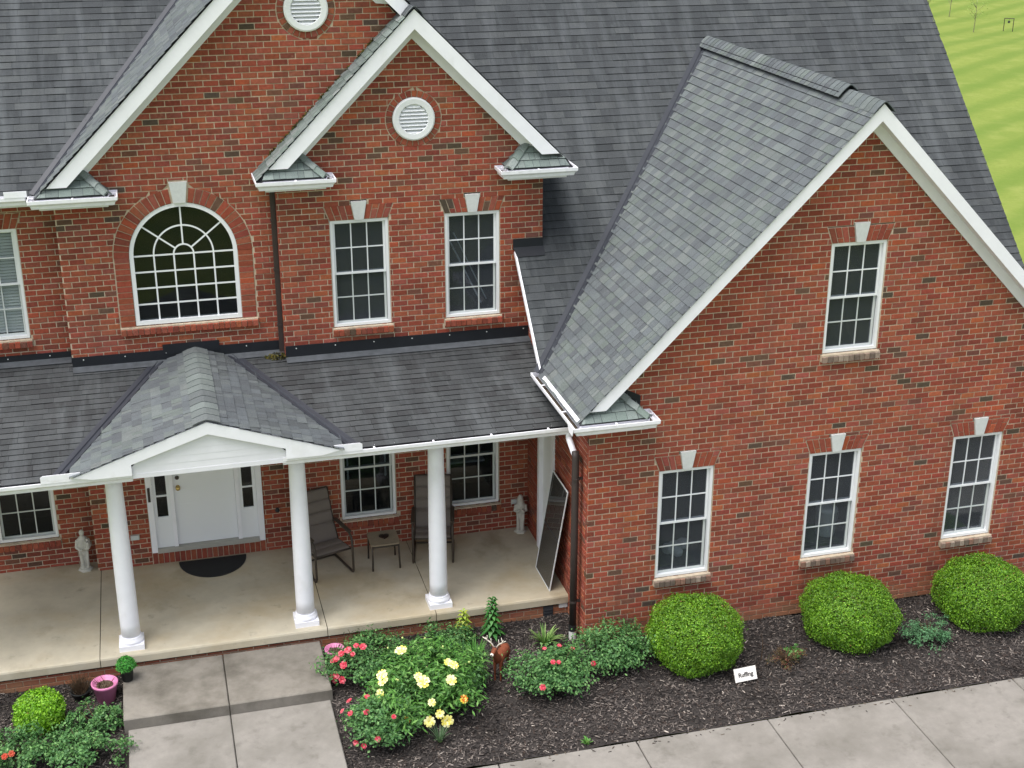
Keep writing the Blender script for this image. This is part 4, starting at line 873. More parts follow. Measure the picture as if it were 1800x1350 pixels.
# outlets, lamp by column
for (x, yw, z) in ((-5.84, Y1, .83), (-.2, Y2, .81)):
    mb = MB(); mb.box(x-.06, x+.06, yw-.035, yw-.001, z-.035, z+.035); mb.box(x-.05, x+.05, yw-.042, yw-.035, z-.026, z+.026); mb.build('outlet_cover', 'vinyl_gray', house)
mb = MB(); mb.lathe([(.03, 0), (.035, .02), (.02, .05), (.01, .06)], (-3.78, Y1-.05, 1.0), 12); mb.box(-3.80, -3.76, Y1-.05, Y1-.001, 1.01, 1.04); mb.build('hose_bib', 'dark_gray', house)
# downspouts
mb = MB(); pts = [(-.1, .57, 2.95), (-.1, .56, 2.86), (-.10, .30, 2.74)]; mb.tube(pts, .042, 10); mb.build('downspout_elbow', 'gutter_white', house)
mb = MB(); mb.tube([(-.1, .27, 2.80), (-.1, .25, 2.72), (-.1, .24, 1.5), (-.1, .24, .2)], .05, 12); d_ = mb.build('downspout', 'downspout', house, True); d_['label'] = 'brown round downspout at the wing corner'
mb = MB(); mb.tube([(-.1, .24, .2), (-.1, .24, .11)], .056, 12); mb.build('coupling', 'black_pot', d_)
mb = MB(); mb.tube([(-.1, .24, .12), (-.1, .24, -.1)], .052, 12); mb.build('drain_pipe', 'pvc', d_)
for z in (.55, 2.4): mb = MB(); mb.tube([(-.1, .24, z), (-.1, .24, z+.03)], .054, 12); mb.box(-.1, .0, .225, .255, z, z+.03); mb.build('strap', 'downspout', d_)
mb = MB(); mb.box(-3.60, -3.535, Y2+.12, Y2+.19, 3.50, 5.93); mb.bar((-3.567, Y2+.155, 3.52), (-3.567, Y2+.10, 3.42), .065, .07); d_ = mb.build('downspout', 'downspout', house); d_['label'] = 'slim brown downspout between the two gables'
for z in (3.9, 4.7, 5.4): mb = MB(); mb.box(-3.61, -3.532, Y2+.115, Y2+.195, z, z+.03); mb.build('strap', 'downspout', d_)
# moss patches
def moss(cx, cy, cz, rx, ry, n, zf):
    V = []; F = []; C = []
    for k in range(n):
        a = rng.uniform(0, 6.28); r = math.sqrt(rng.uniform(0, 1)); x = cx+rx*r*math.cos(a); y = cy+ry*r*math.sin(a); z = zf(x, y)+rng.uniform(.0, .03); s = rng.uniform(.008, .022)
        c = np.array(srgb(*[(70, 72, 36), (96, 92, 44), (52, 50, 32), (110, 98, 40)][int(rng.integers(4))]))
        i = len(V); d = rng.normal(0, 1, 3); d /= np.linalg.norm(d); e = np.cross(d, rng.normal(0, 1, 3)); e /= np.linalg.norm(e)
        p = np.array([x, y, z]); V += [p-d*s, p-e*s*.6, p+d*s, p+e*s*.6]; F.append((i, i+1, i+2, i+3)); C.append(c)
    return V, F, C
V, F, C = moss(-3.62, 2.98, 0, .2, .09, 350, lambda x, y: pz(y)+.015); np_obj('moss', np.array(V), np.array(F), np.array(C), 'moss', house, 'stuff')
V = []; F = []; C = []
for k in range(28):
    t = rng.uniform(.0, 1)**1.2; z = 6.3+1.5*t; x = z-9.85; v, f, c = moss(x, Y1-.03, 0, .04, .03, 18, lambda a, b: a+9.86); i = len(V); V += v; F += [tuple(i+q for q in g_) for g_ in f]; C += c
np_obj('moss', np.array(V), np.array(F), np.array(C), 'moss', house, 'stuff')

# ------------------------------------------------------------------ GROUND, WALKS, DRIVE
def structure(o): o['kind'] = 'structure'; return o
mb = MB(); n = 60
gx = np.linspace(-160, 260, n); gy = np.concatenate([np.linspace(-160, -8, 12), np.linspace(-6, 260, 48)])
mb.v = [(x, y, -.5+(0 if y < 14 and x < 10 else .10*math.sin(x*.21+y*.13)+.06*math.sin(y*.4-x*.3))) for y in gy for x in gx]
mb.f = [(j*n+i, j*n+i+1, (j+1)*n+i+1, (j+1)*n+i) for j in range(len(gy)-1) for i in range(n-1)]; mb.c = [None]*len(mb.f)
structure(mb.build('lawn', 'lawn', None, True))
def zbed(x, y): return -.02-.075*max(0, min(1, (-y-.6)/1.5))+.012*math.sin(x*3.1+y*2.3)+.01*math.sin(x*7.3-y*5.1)+.05*max(0, min(1, (y-.2)/.6))
def bed(x0, x1, y0, y1):
    mb = MB(); nx, ny = int((x1-x0)/.12)+2, int((y1-y0)/.12)+2; X = np.linspace(x0, x1, nx); Yy = np.linspace(y0, y1, ny)
    mb.v = [(x, y, zbed(x, y)) for y in Yy for x in X]; mb.f = [(j*nx+i, j*nx+i+1, (j+1)*nx+i+1, (j+1)*nx+i) for j in range(ny-1) for i in range(nx-1)]; mb.c = [None]*len(mb.f); return mb
structure(bed(-3.53, 12, -2.09, .82).build('mulch_bed', 'soil', None, True)); structure(bed(-12, -6.05, -3.2, .82).build('mulch_bed', 'soil', None, True)); structure(bed(-6.05, -3.53, .6, .82).build('mulch_bed', 'soil', None, True))
# chips
def chips(n, x0, x1, y0, y1, name):
    x = rng.uniform(x0, x1, n); y = rng.uniform(y0, y1, n); z = np.array([zbed(a, b) for a, b in zip(x, y)])+rng.uniform(.002, .022, n)
    L_ = rng.uniform(.006, .036, n)*rng.choice([.6, 1., 1.2], n); W_ = rng.uniform(.003, .010, n); a = rng.uniform(0, 6.283, n); tl = rng.normal(0, .3, n)
    d = np.stack([np.cos(a)*np.cos(tl), np.sin(a)*np.cos(tl), np.sin(tl)], 1); s = np.stack([-np.sin(a), np.cos(a), rng.normal(0, .3, n)], 1); up = np.cross(d, s); p = np.stack([x, y, z], 1)
    d = d*L_[:, None]; s = s*W_[:, None]; u = up*.004
    V = np.stack([p-d-s, p+d-s*.6, p+d+s*.6, p-d+s, p-d*.9+u*1.5, p+d*.9+u*1.5], 1).reshape(-1, 3)
    i = np.arange(n)[:, None]*6; F = np.concatenate([i+np.array([[0, 1, 5, 4]]), i+np.array([[4, 5, 2, 3]])], 0)
    pal = np.array([srgb(58, 55, 54), srgb(46, 44, 44), srgb(74, 70, 68), srgb(92, 87, 84), srgb(56, 49, 46), srgb(36, 35, 36), srgb(116, 110, 105), srgb(150, 144, 138)]); pr = np.array([.21, .19, .19, .16, .11, .09, .042, .008])
    C = pal[rng.choice(8, n, p=pr)]*rng.uniform(1., 1.4, (n, 1))*np.array([1.04, 1., .96])*(1.15+.3*np.sin(x*2.1+np.sin(y*3.3)*1.7)*np.sin(y*2.9+np.sin(x*1.7)*2.)+.25*np.sin(x*6.3+y*4.1)*np.sin(y*7.7-x*2.2))[:, None]; o = np_obj(name, V, F, np.concatenate([C, C], 0), 'chips', None, 'stuff'); o['label'] = 'dark shredded bark mulch covering the planting bed'; o['category'] = 'mulch'; return o
o = chips(46000, -3.52, 7.5, -2.07, .78, 'mulch_chips'); o['label'] = 'dark shredded bark mulch in the bed right of the front steps'
o = chips(7000, -8.2, -6.10, -1.4, .78, 'mulch_chips'); o['label'] = 'dark shredded bark mulch in the bed left of the front steps'
n = 170; o = None
x = rng.uniform(-3.4, 7.5, n); d_ = np.abs(rng.normal(0, .09, n)); V = []; F = []; C = []
for k in range(n):
    p = np.array([x[k], -2.07-d_[k], -.093]); a = rng.uniform(0, 6.28); l = rng.uniform(.006, .03); w_ = rng.uniform(.003, .008); d = np.array([math.cos(a), math.sin(a), 0]); q = np.array([-math.sin(a), math.cos(a), 0])*w_; i = len(V)
    V += [p-d*l-q, p+d*l-q, p+d*l+q, p-d*l+q, p-d*l*.8+[0, 0, .006], p+d*l*.8+[0, 0, .006]]; F += [(i, i+1, i+5, i+4), (i+4, i+5, i+2, i+3)]; c = np.array(srgb(*[(58, 52, 50), (84, 76, 70), (44, 40, 40), (110, 100, 88)][int(rng.integers(4))])); C += [c, c]
o = np_obj('spilled_chips', np.array(V), np.array(F), np.array(C), 'chips', None, 'stuff'); o['label'] = 'loose mulch chips spilled onto the edge of the driveway'; o['category'] = 'mulch'
def slab_panel(x0, x1, y0, y1, z0, z1, parent, mt, r=.012):
    mb = MB(); g_ = r
    mb.v = [(x0, y0, z0), (x1, y0, z0), (x1, y1, z0), (x0, y1, z0), (x0, y0, z1-g_), (x1, y0, z1-g_), (x1, y1, z1-g_), (x0, y1, z1-g_), (x0+g_, y0+g_, z1), (x1-g_, y0+g_, z1), (x1-g_, y1-g_, z1), (x0+g_, y1-g_, z1)]
    mb.f = [(0, 1, 5, 4), (1, 2, 6, 5), (2, 3, 7, 6), (3, 0, 4, 7), (4, 5, 9, 8), (5, 6, 10, 9), (6, 7, 11, 10), (7, 4, 8, 11), (8, 9, 10, 11)]; mb.c = [None]*9
    return mb.build('concrete_panel', mt, parent)
def struct_empty(name):
    o = bpy.data.objects.new(name, None); COL.objects.link(o); o['kind'] = 'structure'; return o
st_ = struct_empty('front_step')
slab_panel(-6.09, -4.81, -.427, .755, -.1, .178, st_, 'concrete'); slab_panel(-4.80, -3.514, -.427, .757, -.1, .178, st_, 'concrete')
wk = struct_empty('walkway')
for (ya, yb) in ((-.425, -2.6), (-2.61, -4.8), (-4.81, -7.)):
    slab_panel(-6.044, -4.807, yb, ya, -.3, .028, wk, 'concrete_light'); slab_panel(-4.797, -3.542, yb, ya, -.3, .028, wk, 'concrete_light')
dv = struct_empty('driveway')
for k in range(-3, 8):
    x0 = .004+(k)*1.7605; a = max(x0, -3.53)
    if x0+1.7605 < -3.4: continue
    slab_panel(a+.006, x0+1.7545, -9., -2.088, -.5, -.098, dv, 'concrete_light', .014)
mb = MB(); mb.box(-3.53, 19, -8.95, -2.11, -.5, -.13); mb.build('driveway_base', 'soil', dv)

# ------------------------------------------------------------------ PLANTS
def leaves(P, N, L_, W_, C, fold=.25, jitter=.6):
    """diamond leaves at P facing N; returns V,F,C"""
    n = len(P); t = rng.normal(0, 1, (n, 3)); Nn = N+rng.normal(0, jitter, (n, 3)); Nn /= np.linalg.norm(Nn, axis=1)[:, None]
    d = t-(t*Nn).sum(1)[:, None]*Nn; d /= np.linalg.norm(d, axis=1)[:, None]; s = np.cross(Nn, d)
    L_ = L_*rng.uniform(.7, 1.3, n); W_ = W_*rng.uniform(.7, 1.3, n)
    V = np.stack([P-d*L_[:, None]*.5, P+s*W_[:, None]*.5+Nn*(fold*W_)[:, None]*.4, P+d*L_[:, None]*.5, P-s*W_[:, None]*.5+Nn*(fold*W_)[:, None]*.4], 1).reshape(-1, 3)
    F = np.arange(4*n).reshape(n, 4); return V, F, C
def pick(pal, n, var=.18):
    p = np.array([srgb(*c) for c in pal]); return p[rng.integers(0, len(p), n)]*rng.uniform(1-var, 1+var, (n, 1))
BOXPAL = [(100, 146, 34), (116, 162, 40), (88, 134, 32), (130, 172, 48), (76, 120, 30), (106, 150, 34)]
def boxwood(x, y, r, h, label, n=9000, leaf=.034, z0=-.05, pal=BOXPAL):
    t = thing('boxwood_shrub', label, 'shrub', (x, y, z0), 0, 'clipped boxwoods' )
    u = rng.normal(0, 1, (n, 3)); u /= np.linalg.norm(u, axis=1)[:, None]; u = u[u[:, 2] > -.75]; n = len(u)
    lump = 1+.03*np.sin(u[:, 0]*4+x*3)*np.sin(u[:, 1]*5+u[:, 2]*4+x)+.025*np.sin(u[:, 2]*9+u[:, 0]*8+2*x)+.02*np.sin(u[:, 1]*17+u[:, 0]*13)
    fl = np.clip(np.abs(u[:, 2]), 0, 1); sq = (np.abs(u[:, 0])**2.25+np.abs(u[:, 1])**2.25+np.abs(u[:, 2])**2.25)**(-1/2.25)
    rad = lump*sq*(1-np.abs(rng.normal(0, .075, n)))*np.where(rng.uniform(0, 1, n) < .035, rng.uniform(1.02, 1.10, n), 1.)
    P = u*rad[:, None]*np.array([r, r, h*.55])+np.array([0, 0, h*.47])
    grow = .5+.5*np.sin(u[:, 0]*6+u[:, 2]*5+x*2)*np.sin(u[:, 1]*7-u[:, 2]*6+x); Cb = pick(pal, n)*(.78+.42*grow)[:, None]; dry = rng.uniform(0, 1, n) < .004; Cb[dry] = np.array(srgb(150, 120, 70))
    V, F, C = leaves(P, u*.9+np.array([0, 0, .35]), leaf, leaf*.55, Cb, jitter=.75)
    np_obj('foliage', V, F, C, 'leaf_gloss', t)
    q = 7500; u2_ = rng.normal(0, 1, (q, 3)); u2_ /= np.linalg.norm(u2_, axis=1)[:, None]; P2 = u2_*rng.uniform(.74, .94, (q, 1))*np.array([r, r, h*.53])+np.array([0, 0, h*.47])
    V, F, C = leaves(P2, u2_, leaf*1.5, leaf*.9, pick(pal, q), jitter=.5); np_obj('inner_foliage', V, F, C, 'leaf_gloss', t)
    mb = MB()
    for k in range(9):
        a = k*.7; e = (r*.6*math.cos(a), r*.6*math.sin(a), h*.65); mb.tube([(0, 0, 0), (e[0]*.4, e[1]*.4, h*.3), e], [.025, .018, .006], 6)
    mb.build('branches', 'wood_stem', t); return t
boxwood(1.32, -.68, .635, .90, 'round clipped boxwood nearest the porch corner', 24000, .027)
boxwood(3.60, -.68, .65, .87, 'round clipped boxwood under the middle wing window', 24000, .027)
boxwood(5.68, -.68, .665, .85, 'round clipped boxwood at the right edge under the rightmost window', 24000, .027)
boxwood(-7.09, -.02, .31, .52, 'small round lime green boxwood left of the pink pot', 3200, .036, pal=[(112, 166, 30), (128, 182, 40), (96, 146, 30), (142, 190, 52)])
def shrub(name, label, cat, x, y, rx, ry, h, n, leaf, pal, lobes=7, group=None, z0=-.04, stems=9, mt='leaf', aspect=.6):
    t = thing(name, label, cat, (x, y, z0), 0, group); PP = []; NN = []
    nc = max(14, n//42); ph = rng.uniform(0, 6.28, 4)
    for k in range(nc):
        u = rng.normal(0, 1, 3); u[2] = abs(u[2])*.9-.12; u /= np.linalg.norm(u); a = math.atan2(u[1], u[0])
        lump = 1+.16*math.sin(2*a+ph[0])+.12*math.sin(3*a+ph[1])+.10*math.sin(5*u[2]+ph[2]); rr = rng.uniform(.12, 1)**.42*lump*.92
        c = u*rr*np.array([rx, ry, h*.60])+np.array([0, 0, h*.36]); m_ = int(42*rng.uniform(.6, 1.4)); sg_ = rng.uniform(.035, .075)*(h/.55)
        d_ = rng.normal(0, 1, (m_, 3)); PP.append(c+d_*sg_*np.array([1, 1, .7])+u*rng.uniform(-.03, .06)); NN.append(np.tile(u, (m_, 1))*.8+d_*.25)
    P = np.concatenate(PP); N = np.concatenate(NN); ok = P[:, 2] > .02; P = P[ok]; N = N[ok]
    V, F, C = leaves(P, N*.6+np.array([0, 0, .8]), leaf, leaf*aspect, pick(pal, len(P)), jitter=.5); np_obj('foliage', V, F, C, mt, t)
    mb = MB()
    for k in range(stems):
        a = k*6.283/stems+rng.uniform(-.3, .3); e = Vector((rx*.75*math.cos(a)*rng.uniform(.3, 1), ry*.75*math.sin(a)*rng.uniform(.3, 1), h*rng.uniform(.6, .95))); mb.tube([(0, 0, 0), (e.x*.35, e.y*.35, e.z*.5), tuple(e)], [.010, .007, .003], 5)
    mb.build('branches', 'wood_stem', t); return t
def bloom(parent, p, r, pal, npet=9, layers=3, name='flower', up=(0, 0, 1)):
    mb = MB(); upv_ = Vector(up).normalized(); q = upv_.to_track_quat('Z', 'Y').to_matrix()
    for L_ in range(layers):
        rr = r*(1-.28*L_); tilt = .25+.42*L_
        for k in range(npet):
            a = 2*math.pi*(k+.5*L_)/npet+rng.uniform(-.15, .15); c = np.array(srgb(*pal[int(rng.integers(len(pal)))]))*rng.uniform(.92, 1.06)
            d = Vector((math.cos(a), math.sin(a), 0)); s = Vector((-math.sin(a), math.cos(a), 0)); ww = rr*2.6/npet
            p0 = Vector((0, 0, 0)); p1 = d*rr*.6*math.cos(tilt)+Vector((0, 0, rr*.6*math.sin(tilt))); p2 = d*rr*math.cos(tilt*.8)+Vector((0, 0, rr*math.sin(tilt*.8)*.95))
            pts = [p0-s*ww*.2, p0+s*ww*.2, p1+s*ww, p2+s*ww*.6, p2-s*ww*.6, p1-s*ww]
            pts = [Vector(p)+q @ v for v in pts]; mb.quad(pts[0], pts[1], pts[2], pts[5], col=tuple(c)); mb.quad(pts[5], pts[2], pts[3], pts[4], col=tuple(c))
    return mb.build(name, 'petal', parent)
ROSE = [(78, 122, 64), (66, 108, 56), (92, 136, 74), (58, 100, 52), (108, 148, 86), (84, 128, 76)]
PINK = [(204, 70, 88), (214, 92, 106), (188, 54, 70), (222, 122, 132)]
def rose(label, x, y, rx, ry, h, n, blooms, lobes=8, bpal=PINK, r=.034):
    t = shrub('rose_bush', label, 'rose bush', x, y, rx, ry, h, n, .045, ROSE, lobes, 'rose bushes in the front bed')
    for (bx, by, bz) in blooms:      # on the outer leaves of the bush, facing outwards
        n_ = Vector((bx/rx**2, by/ry**2, (bz+.04-h*.38)/(h*.64)**2)).normalized(); bloom(t, (bx, by, bz+.04), r*rng.uniform(.8, 1.25), bpal, 6, 2, up=n_+Vector((0, -.3, .5)))
    return t
rose('rose bush with coral red blooms beside the front steps', -2.98, .08, .54, .52, .62, 5000, [(-0.266, -0.178, 0.509), (-0.077, -0.213, 0.551), (-0.349, -0.303, 0.378), (-0.441, -0.279, 0.224), (-0.466, -0.214, 0.109), (-0.38, -0.355, 0.194), (-0.466, -0.135, 0.352), (-0.22, -0.261, 0.494), (-0.417, -0.17, 0.401), (-0.158, -0.165, 0.552), (-0.49, -0.182, 0.144), (-0.354, -0.162, 0.462)], r=.042)
rose('low rose bush in front, at the corner of the walkway', -3.00, -1.22, .52, .50, .56, 5000, [(-0.407, -0.076, 0.381), (-0.473, 0.168, 0.262), (-0.231, -0.206, 0.455), (-0.144, -0.463, 0.232), (-0.386, -0.309, 0.112), (-0.301, -0.385, 0.108), (0.078, -0.341, 0.425), (-0.182, 0.033, 0.507), (-0.372, 0.253, 0.336)])
rose('rose bush between the deer ornament and the downspout', -.72, -.86, .48, .46, .62, 4600, [(0.108, 0.06, 0.578), (-0.06, -0.224, 0.536), (0.011, -0.238, 0.533), (-0.097, 0.038, 0.582), (-0.237, -0.374, 0.29)])
rose('rose bush against the wing corner left of the first boxwood', .16, -.52, .62, .44, .64, 5000, [(-0.536, -0.102, 0.37), (-0.595, -0.073, 0.248), (-0.326, -0.354, 0.284)])
rose('dull green rose bush between the yellow peony and the deer ornament', -1.80, -.50, .30, .42, .52, 2200, [])
rose('rose bush behind the yellow peony, at the porch footing', -1.90, .30, .52, .32, .46, 2200, [])
rose('leafy rose bush just below the pink pot, left of the step', -6.42, -.22, .36, .32, .34, 1800, [])
rose('rose bush at the left bottom corner', -7.30, -.74, .48, .42, .48, 2600, [(-0.038, -0.294, 0.356), (-0.115, -0.302, 0.337)], bpal=[(186, 70, 50), (170, 80, 56)])
rose('rose bush at the bottom edge left of the walkway', -6.58, -.88, .44, .40, .45, 2600, [])
PEO = [(76, 126, 52), (94, 144, 62), (66, 112, 46), (112, 156, 78), (84, 132, 56), (58, 100, 44)]
pe = shrub('peony_bush', 'bushy bright green peony covered with large yellow blooms', 'peony', -2.36, -.78, .76, .78, .80, 8500, .085, PEO, 12, None, stems=14, aspect=.3)
yb_ = [(-0.29, 0.132, 0.734, 1, 0), (-0.581, -0.134, 0.592, 1, 0), (-0.647, -0.323, 0.454, 0, 0), (-0.136, -0.5, 0.653, 1, 0), (0.209, -0.516, 0.629, 1, 0), (0.293, -0.309, 0.697, 0, 0), (0.23, -0.27, 0.724, 0, 0), (0.329, -0.669, 0.436, 0, 1), (-0.078, -0.711, 0.487, 0, 0), (-0.389, -0.692, 0.283, 0, 1), (-0.127, -0.788, 0.277, 1, 0), (0.091, -0.795, 0.249, 1, 0), (0.003, -0.784, 0.357, 0, 0), (-0.182, -0.413, 0.687, 0, 0), (-0.569, -0.223, 0.581, 0, 0), (-0.598, -0.226, 0.555, 0, 0)]   # blooms on the surface of the bush: x, y, z, large, orange
for (bx, by, bz, big, orange) in yb_:
    n_ = Vector((bx/.61, by/.64, (bz-.25)/.28)).normalized()
    bloom(pe, (bx, by, bz+.05), (.080 if big else .056)*rng.uniform(.9, 1.1), [(246, 240, 150), (250, 244, 178), (238, 226, 110), (252, 248, 196)] if not orange else [(240, 208, 80), (246, 226, 120), (210, 120, 50)], 9, 3, up=n_+Vector((0, -.35, .35)))
mb = MB()
for k in range(16):
    a = rng.uniform(0, 6.28); rr = rng.uniform(.2, .75); p = (rr*.8*math.cos(a), rr*.66*math.sin(a), rng.uniform(.55, .8)); mb.lathe([(.004, -.016), (.013, -.006), (.012, .006), (.003, .014)], p, 8, col=srgb(206, 222, 140))
mb.build('flower_buds', 'petal', pe)
def blade_tuft(name, label, cat, x, y, n, L_, pal, spread=.8, wd=.012, z0=-.03):
    t = thing(name, label, cat, (x, y, z0)); V = []; F = []; C = []
    for k in range(n):
        a = rng.uniform(0, 6.28); l = L_*rng.uniform(.6, 1.15); sp = spread*rng.uniform(.3, 1); d = np.array([math.cos(a), math.sin(a), 0]); s = np.array([-math.sin(a), math.cos(a), 0])*wd*rng.uniform(.7, 1.2); c = np.array(srgb(*pal[int(rng.integers(len(pal)))]))*rng.uniform(.85, 1.15)
        prev = None
        for j in range(5):
            f = j/4; p = d*(.02+l*sp*f)+np.array([0, 0, l*(1.15*f-sp*.9*f*f)]); w_ = s*(1-f**2*.95)
            if prev is not None: i = len(V); V += [prev[0]-prev[1], prev[0]+prev[1], p+w_, p-w_]; F.append((i, i+1, i+2, i+3)); C.append(c)
            prev = (p, w_)
    np_obj('blades', np.array(V), np.array(F), np.array(C), 'leaf', t)
    mb = MB(); mb.lathe([(.03, 0), (.02, .03), (.005, .05)], (0, 0, 0), 8); mb.build('crown', 'green_stem', t); return t
blade_tuft('daylily_clump', 'pale arching daylily clump in front of the downspout', 'daylily', -.52, .18, 70, .34, [(122, 156, 84), (146, 174, 104), (98, 138, 70)], .9, .014)
blade_tuft('grass_tuft', 'thin grey-green grass tuft at the front foot of the peony', 'grass', -2.36, -1.56, 40, .26, [(96, 128, 88), (120, 146, 110)], .7, .007)
blade_tuft('daylily_clump', 'small green daylily clump behind the deer ornament', 'daylily', -1.52, .02, 60, .36, [(70, 122, 52), (92, 144, 66)], .7, .014)
blade_tuft('weed_tuft', 'tiny green weed at the edge of the driveway', 'weed', -.6, -2.0, 30, .10, [(86, 140, 60), (106, 160, 76)], 1., .012, -.09)
def lily(label, x, y, h, pal, n=60):
    t = thing('lily_plant', label, 'lily', (x, y, .02)); mb = MB(); mb.tube([(0, 0, 0), (.005, 0, h*.6), (0, 0, h)], [.012, .01, .006], 6); mb.build('stem', 'green_stem', t); V = []; F = []; C = []
    for k in range(n):
        f = k/n; z = h*(.08+.92*f); a = k*2.4; l = (.19*(1-f*.62))*rng.uniform(.85, 1.1); d = np.array([math.cos(a), math.sin(a), 0]); s = np.array([-math.sin(a), math.cos(a), 0])*.034*(1-.45*f); c = np.array(srgb(*pal[int(rng.integers(len(pal)))]))*(rng.uniform(.88, 1.12))
        lift = .25+.9*f; p0 = np.array([0, 0, z]); p1 = p0+d*l*.55+np.array([0, 0, l*.30*lift]); p2 = p0+d*l+np.array([0, 0, l*(.1*lift-.25*(1-f))])
        i = len(V); V += [p0-s*.3, p0+s*.3, p1+s, p1-s, p1-s, p1+s, p2+s*.08, p2-s*.08]; F += [(i, i+1, i+2, i+3), (i+4, i+5, i+6, i+7)]; C += [c, c]
    np_obj('leaves', np.array(V), np.array(F), np.array(C), 'leaf_gloss', t)
lily('yellow-green lily shoot by the porch footing', -1.56, .58, .42, [(178, 196, 70), (196, 208, 88), (150, 178, 60)], 46)
lily('tall dark green lily shoot by the porch footing', -1.17, .52, .60, [(64, 126, 56), (82, 146, 66), (52, 106, 48)], 74)
shrub('barberry_shrub', 'sparse brown twiggy shrub between the first two boxwoods', 'shrub', 2.45, -1.12, .30, .22, .30, 700, .022, [(92, 70, 44), (112, 88, 52), (84, 92, 54), (120, 76, 60)], 6, stems=26, aspect=.5)
shrub('spruce_shrub', 'small blue-green feathery shrub between the right two boxwoods', 'shrub', 4.62, -1.08, .36, .26, .34, 2200, .038, [(84, 128, 84), (100, 146, 104), (70, 112, 74)], 8, stems=10, aspect=.4)
shrub('leafy_weed', 'little green weed at the left foot of the middle boxwood', 'weed', 2.68, -.92, .10, .10, .14, 120, .05, [(106, 158, 84), (88, 140, 72)], 3, stems=3)
# dead twig between the boxwoods
t = thing('dry_stalk', 'thin dry stalk standing between the first two boxwoods', 'stalk', (2.2, -.92, -.03)); mb = MB(); mb.tube([(0, 0, 0), (.01, 0, .2), (-.01, .02, .4)], [.005, .004, .002], 5); mb.build('stem', 'wood_stem', t)

# ------------------------------------------------------------------ POTS
def pot(name, label, x, y, z, r, h, mt, taper=.68):
    t = thing(name, label, 'plant pot', (x, y, z)); mb = MB(); mb.lathe([(r*taper*.9, 0), (r*taper, .01), (r*.93, h*.86), (r, h*.87), (r*1.02, h), (r*.93, h), (r*.88, h*.85)], (0, 0, 0), 28); mb.build('pot_body', mt, t, True)
    mb = MB(); mb.lathe([(r*.87, h*.82), (r*.5, h*.87), (.01, h*.88)], (0, 0, 0), 20); mb.build('soil', 'potting', t, True); return t
def twigs(t, n, r, h, z0, pal=None):
    mb = MB()
    for k in range(n):
        a = rng.uniform(0, 6.28); q = r*rng.uniform(.1, .9); l = h*rng.uniform(.4, 1); mb.tube([(q*.6*math.cos(a), q*.6*math.sin(a), z0), (q*math.cos(a+.3), q*math.sin(a+.3), z0+l*.6), (q*1.4*math.cos(a+.2), q*1.4*math.sin(a+.2), z0+l)], [.004, .003, .0015], 5)
    mb.build('dry_twigs', 'wood_stem', t)
t = pot('flower_pot', 'bright pink pot with dry soil left of the front step', -6.31, .36, -.03, .165, .29, 'pink_pot', .66); twigs(t, 22, .15, .12, .25)
t = pot('flower_pot', 'dark low pot with withered brown plant beside the bright pink pot', -6.63, .50, -.02, .125, .12, 'black_pot'); twigs(t, 150, .15, .24, .09)
t = pot('flower_pot', 'pale pink pot half hidden behind the coral rose bush', -3.36, .42, -.02, .13, .26, 'pink_pot', .7); twigs(t, 14, .1, .1, .2)
t = thing('nursery_pot', 'black nursery pot with a green mounded plant on the step corner', 'plant pot', (-6.03, .46, .178)); mb = MB(); mb.lathe([(.062, 0), (.068, .01), (.088, .17), (.095, .172), (.095, .19), (.084, .19)], (0, 0, 0), 20); mb.build('pot_body', 'black_pot', t, True)
u = rng.normal(0, 1, (900, 3)); u /= np.linalg.norm(u, axis=1)[:, None]; u[:, 2] = np.abs(u[:, 2]); V, F, C = leaves(u*np.array([.13, .13, .16])*rng.uniform(.5, 1, (900, 1))**.4+np.array([0, 0, .19]), u, .05, .012, pick([(70, 152, 60), (90, 170, 70), (56, 130, 50)], 900)); np_obj('foliage', V, F, C, 'leaf', t)

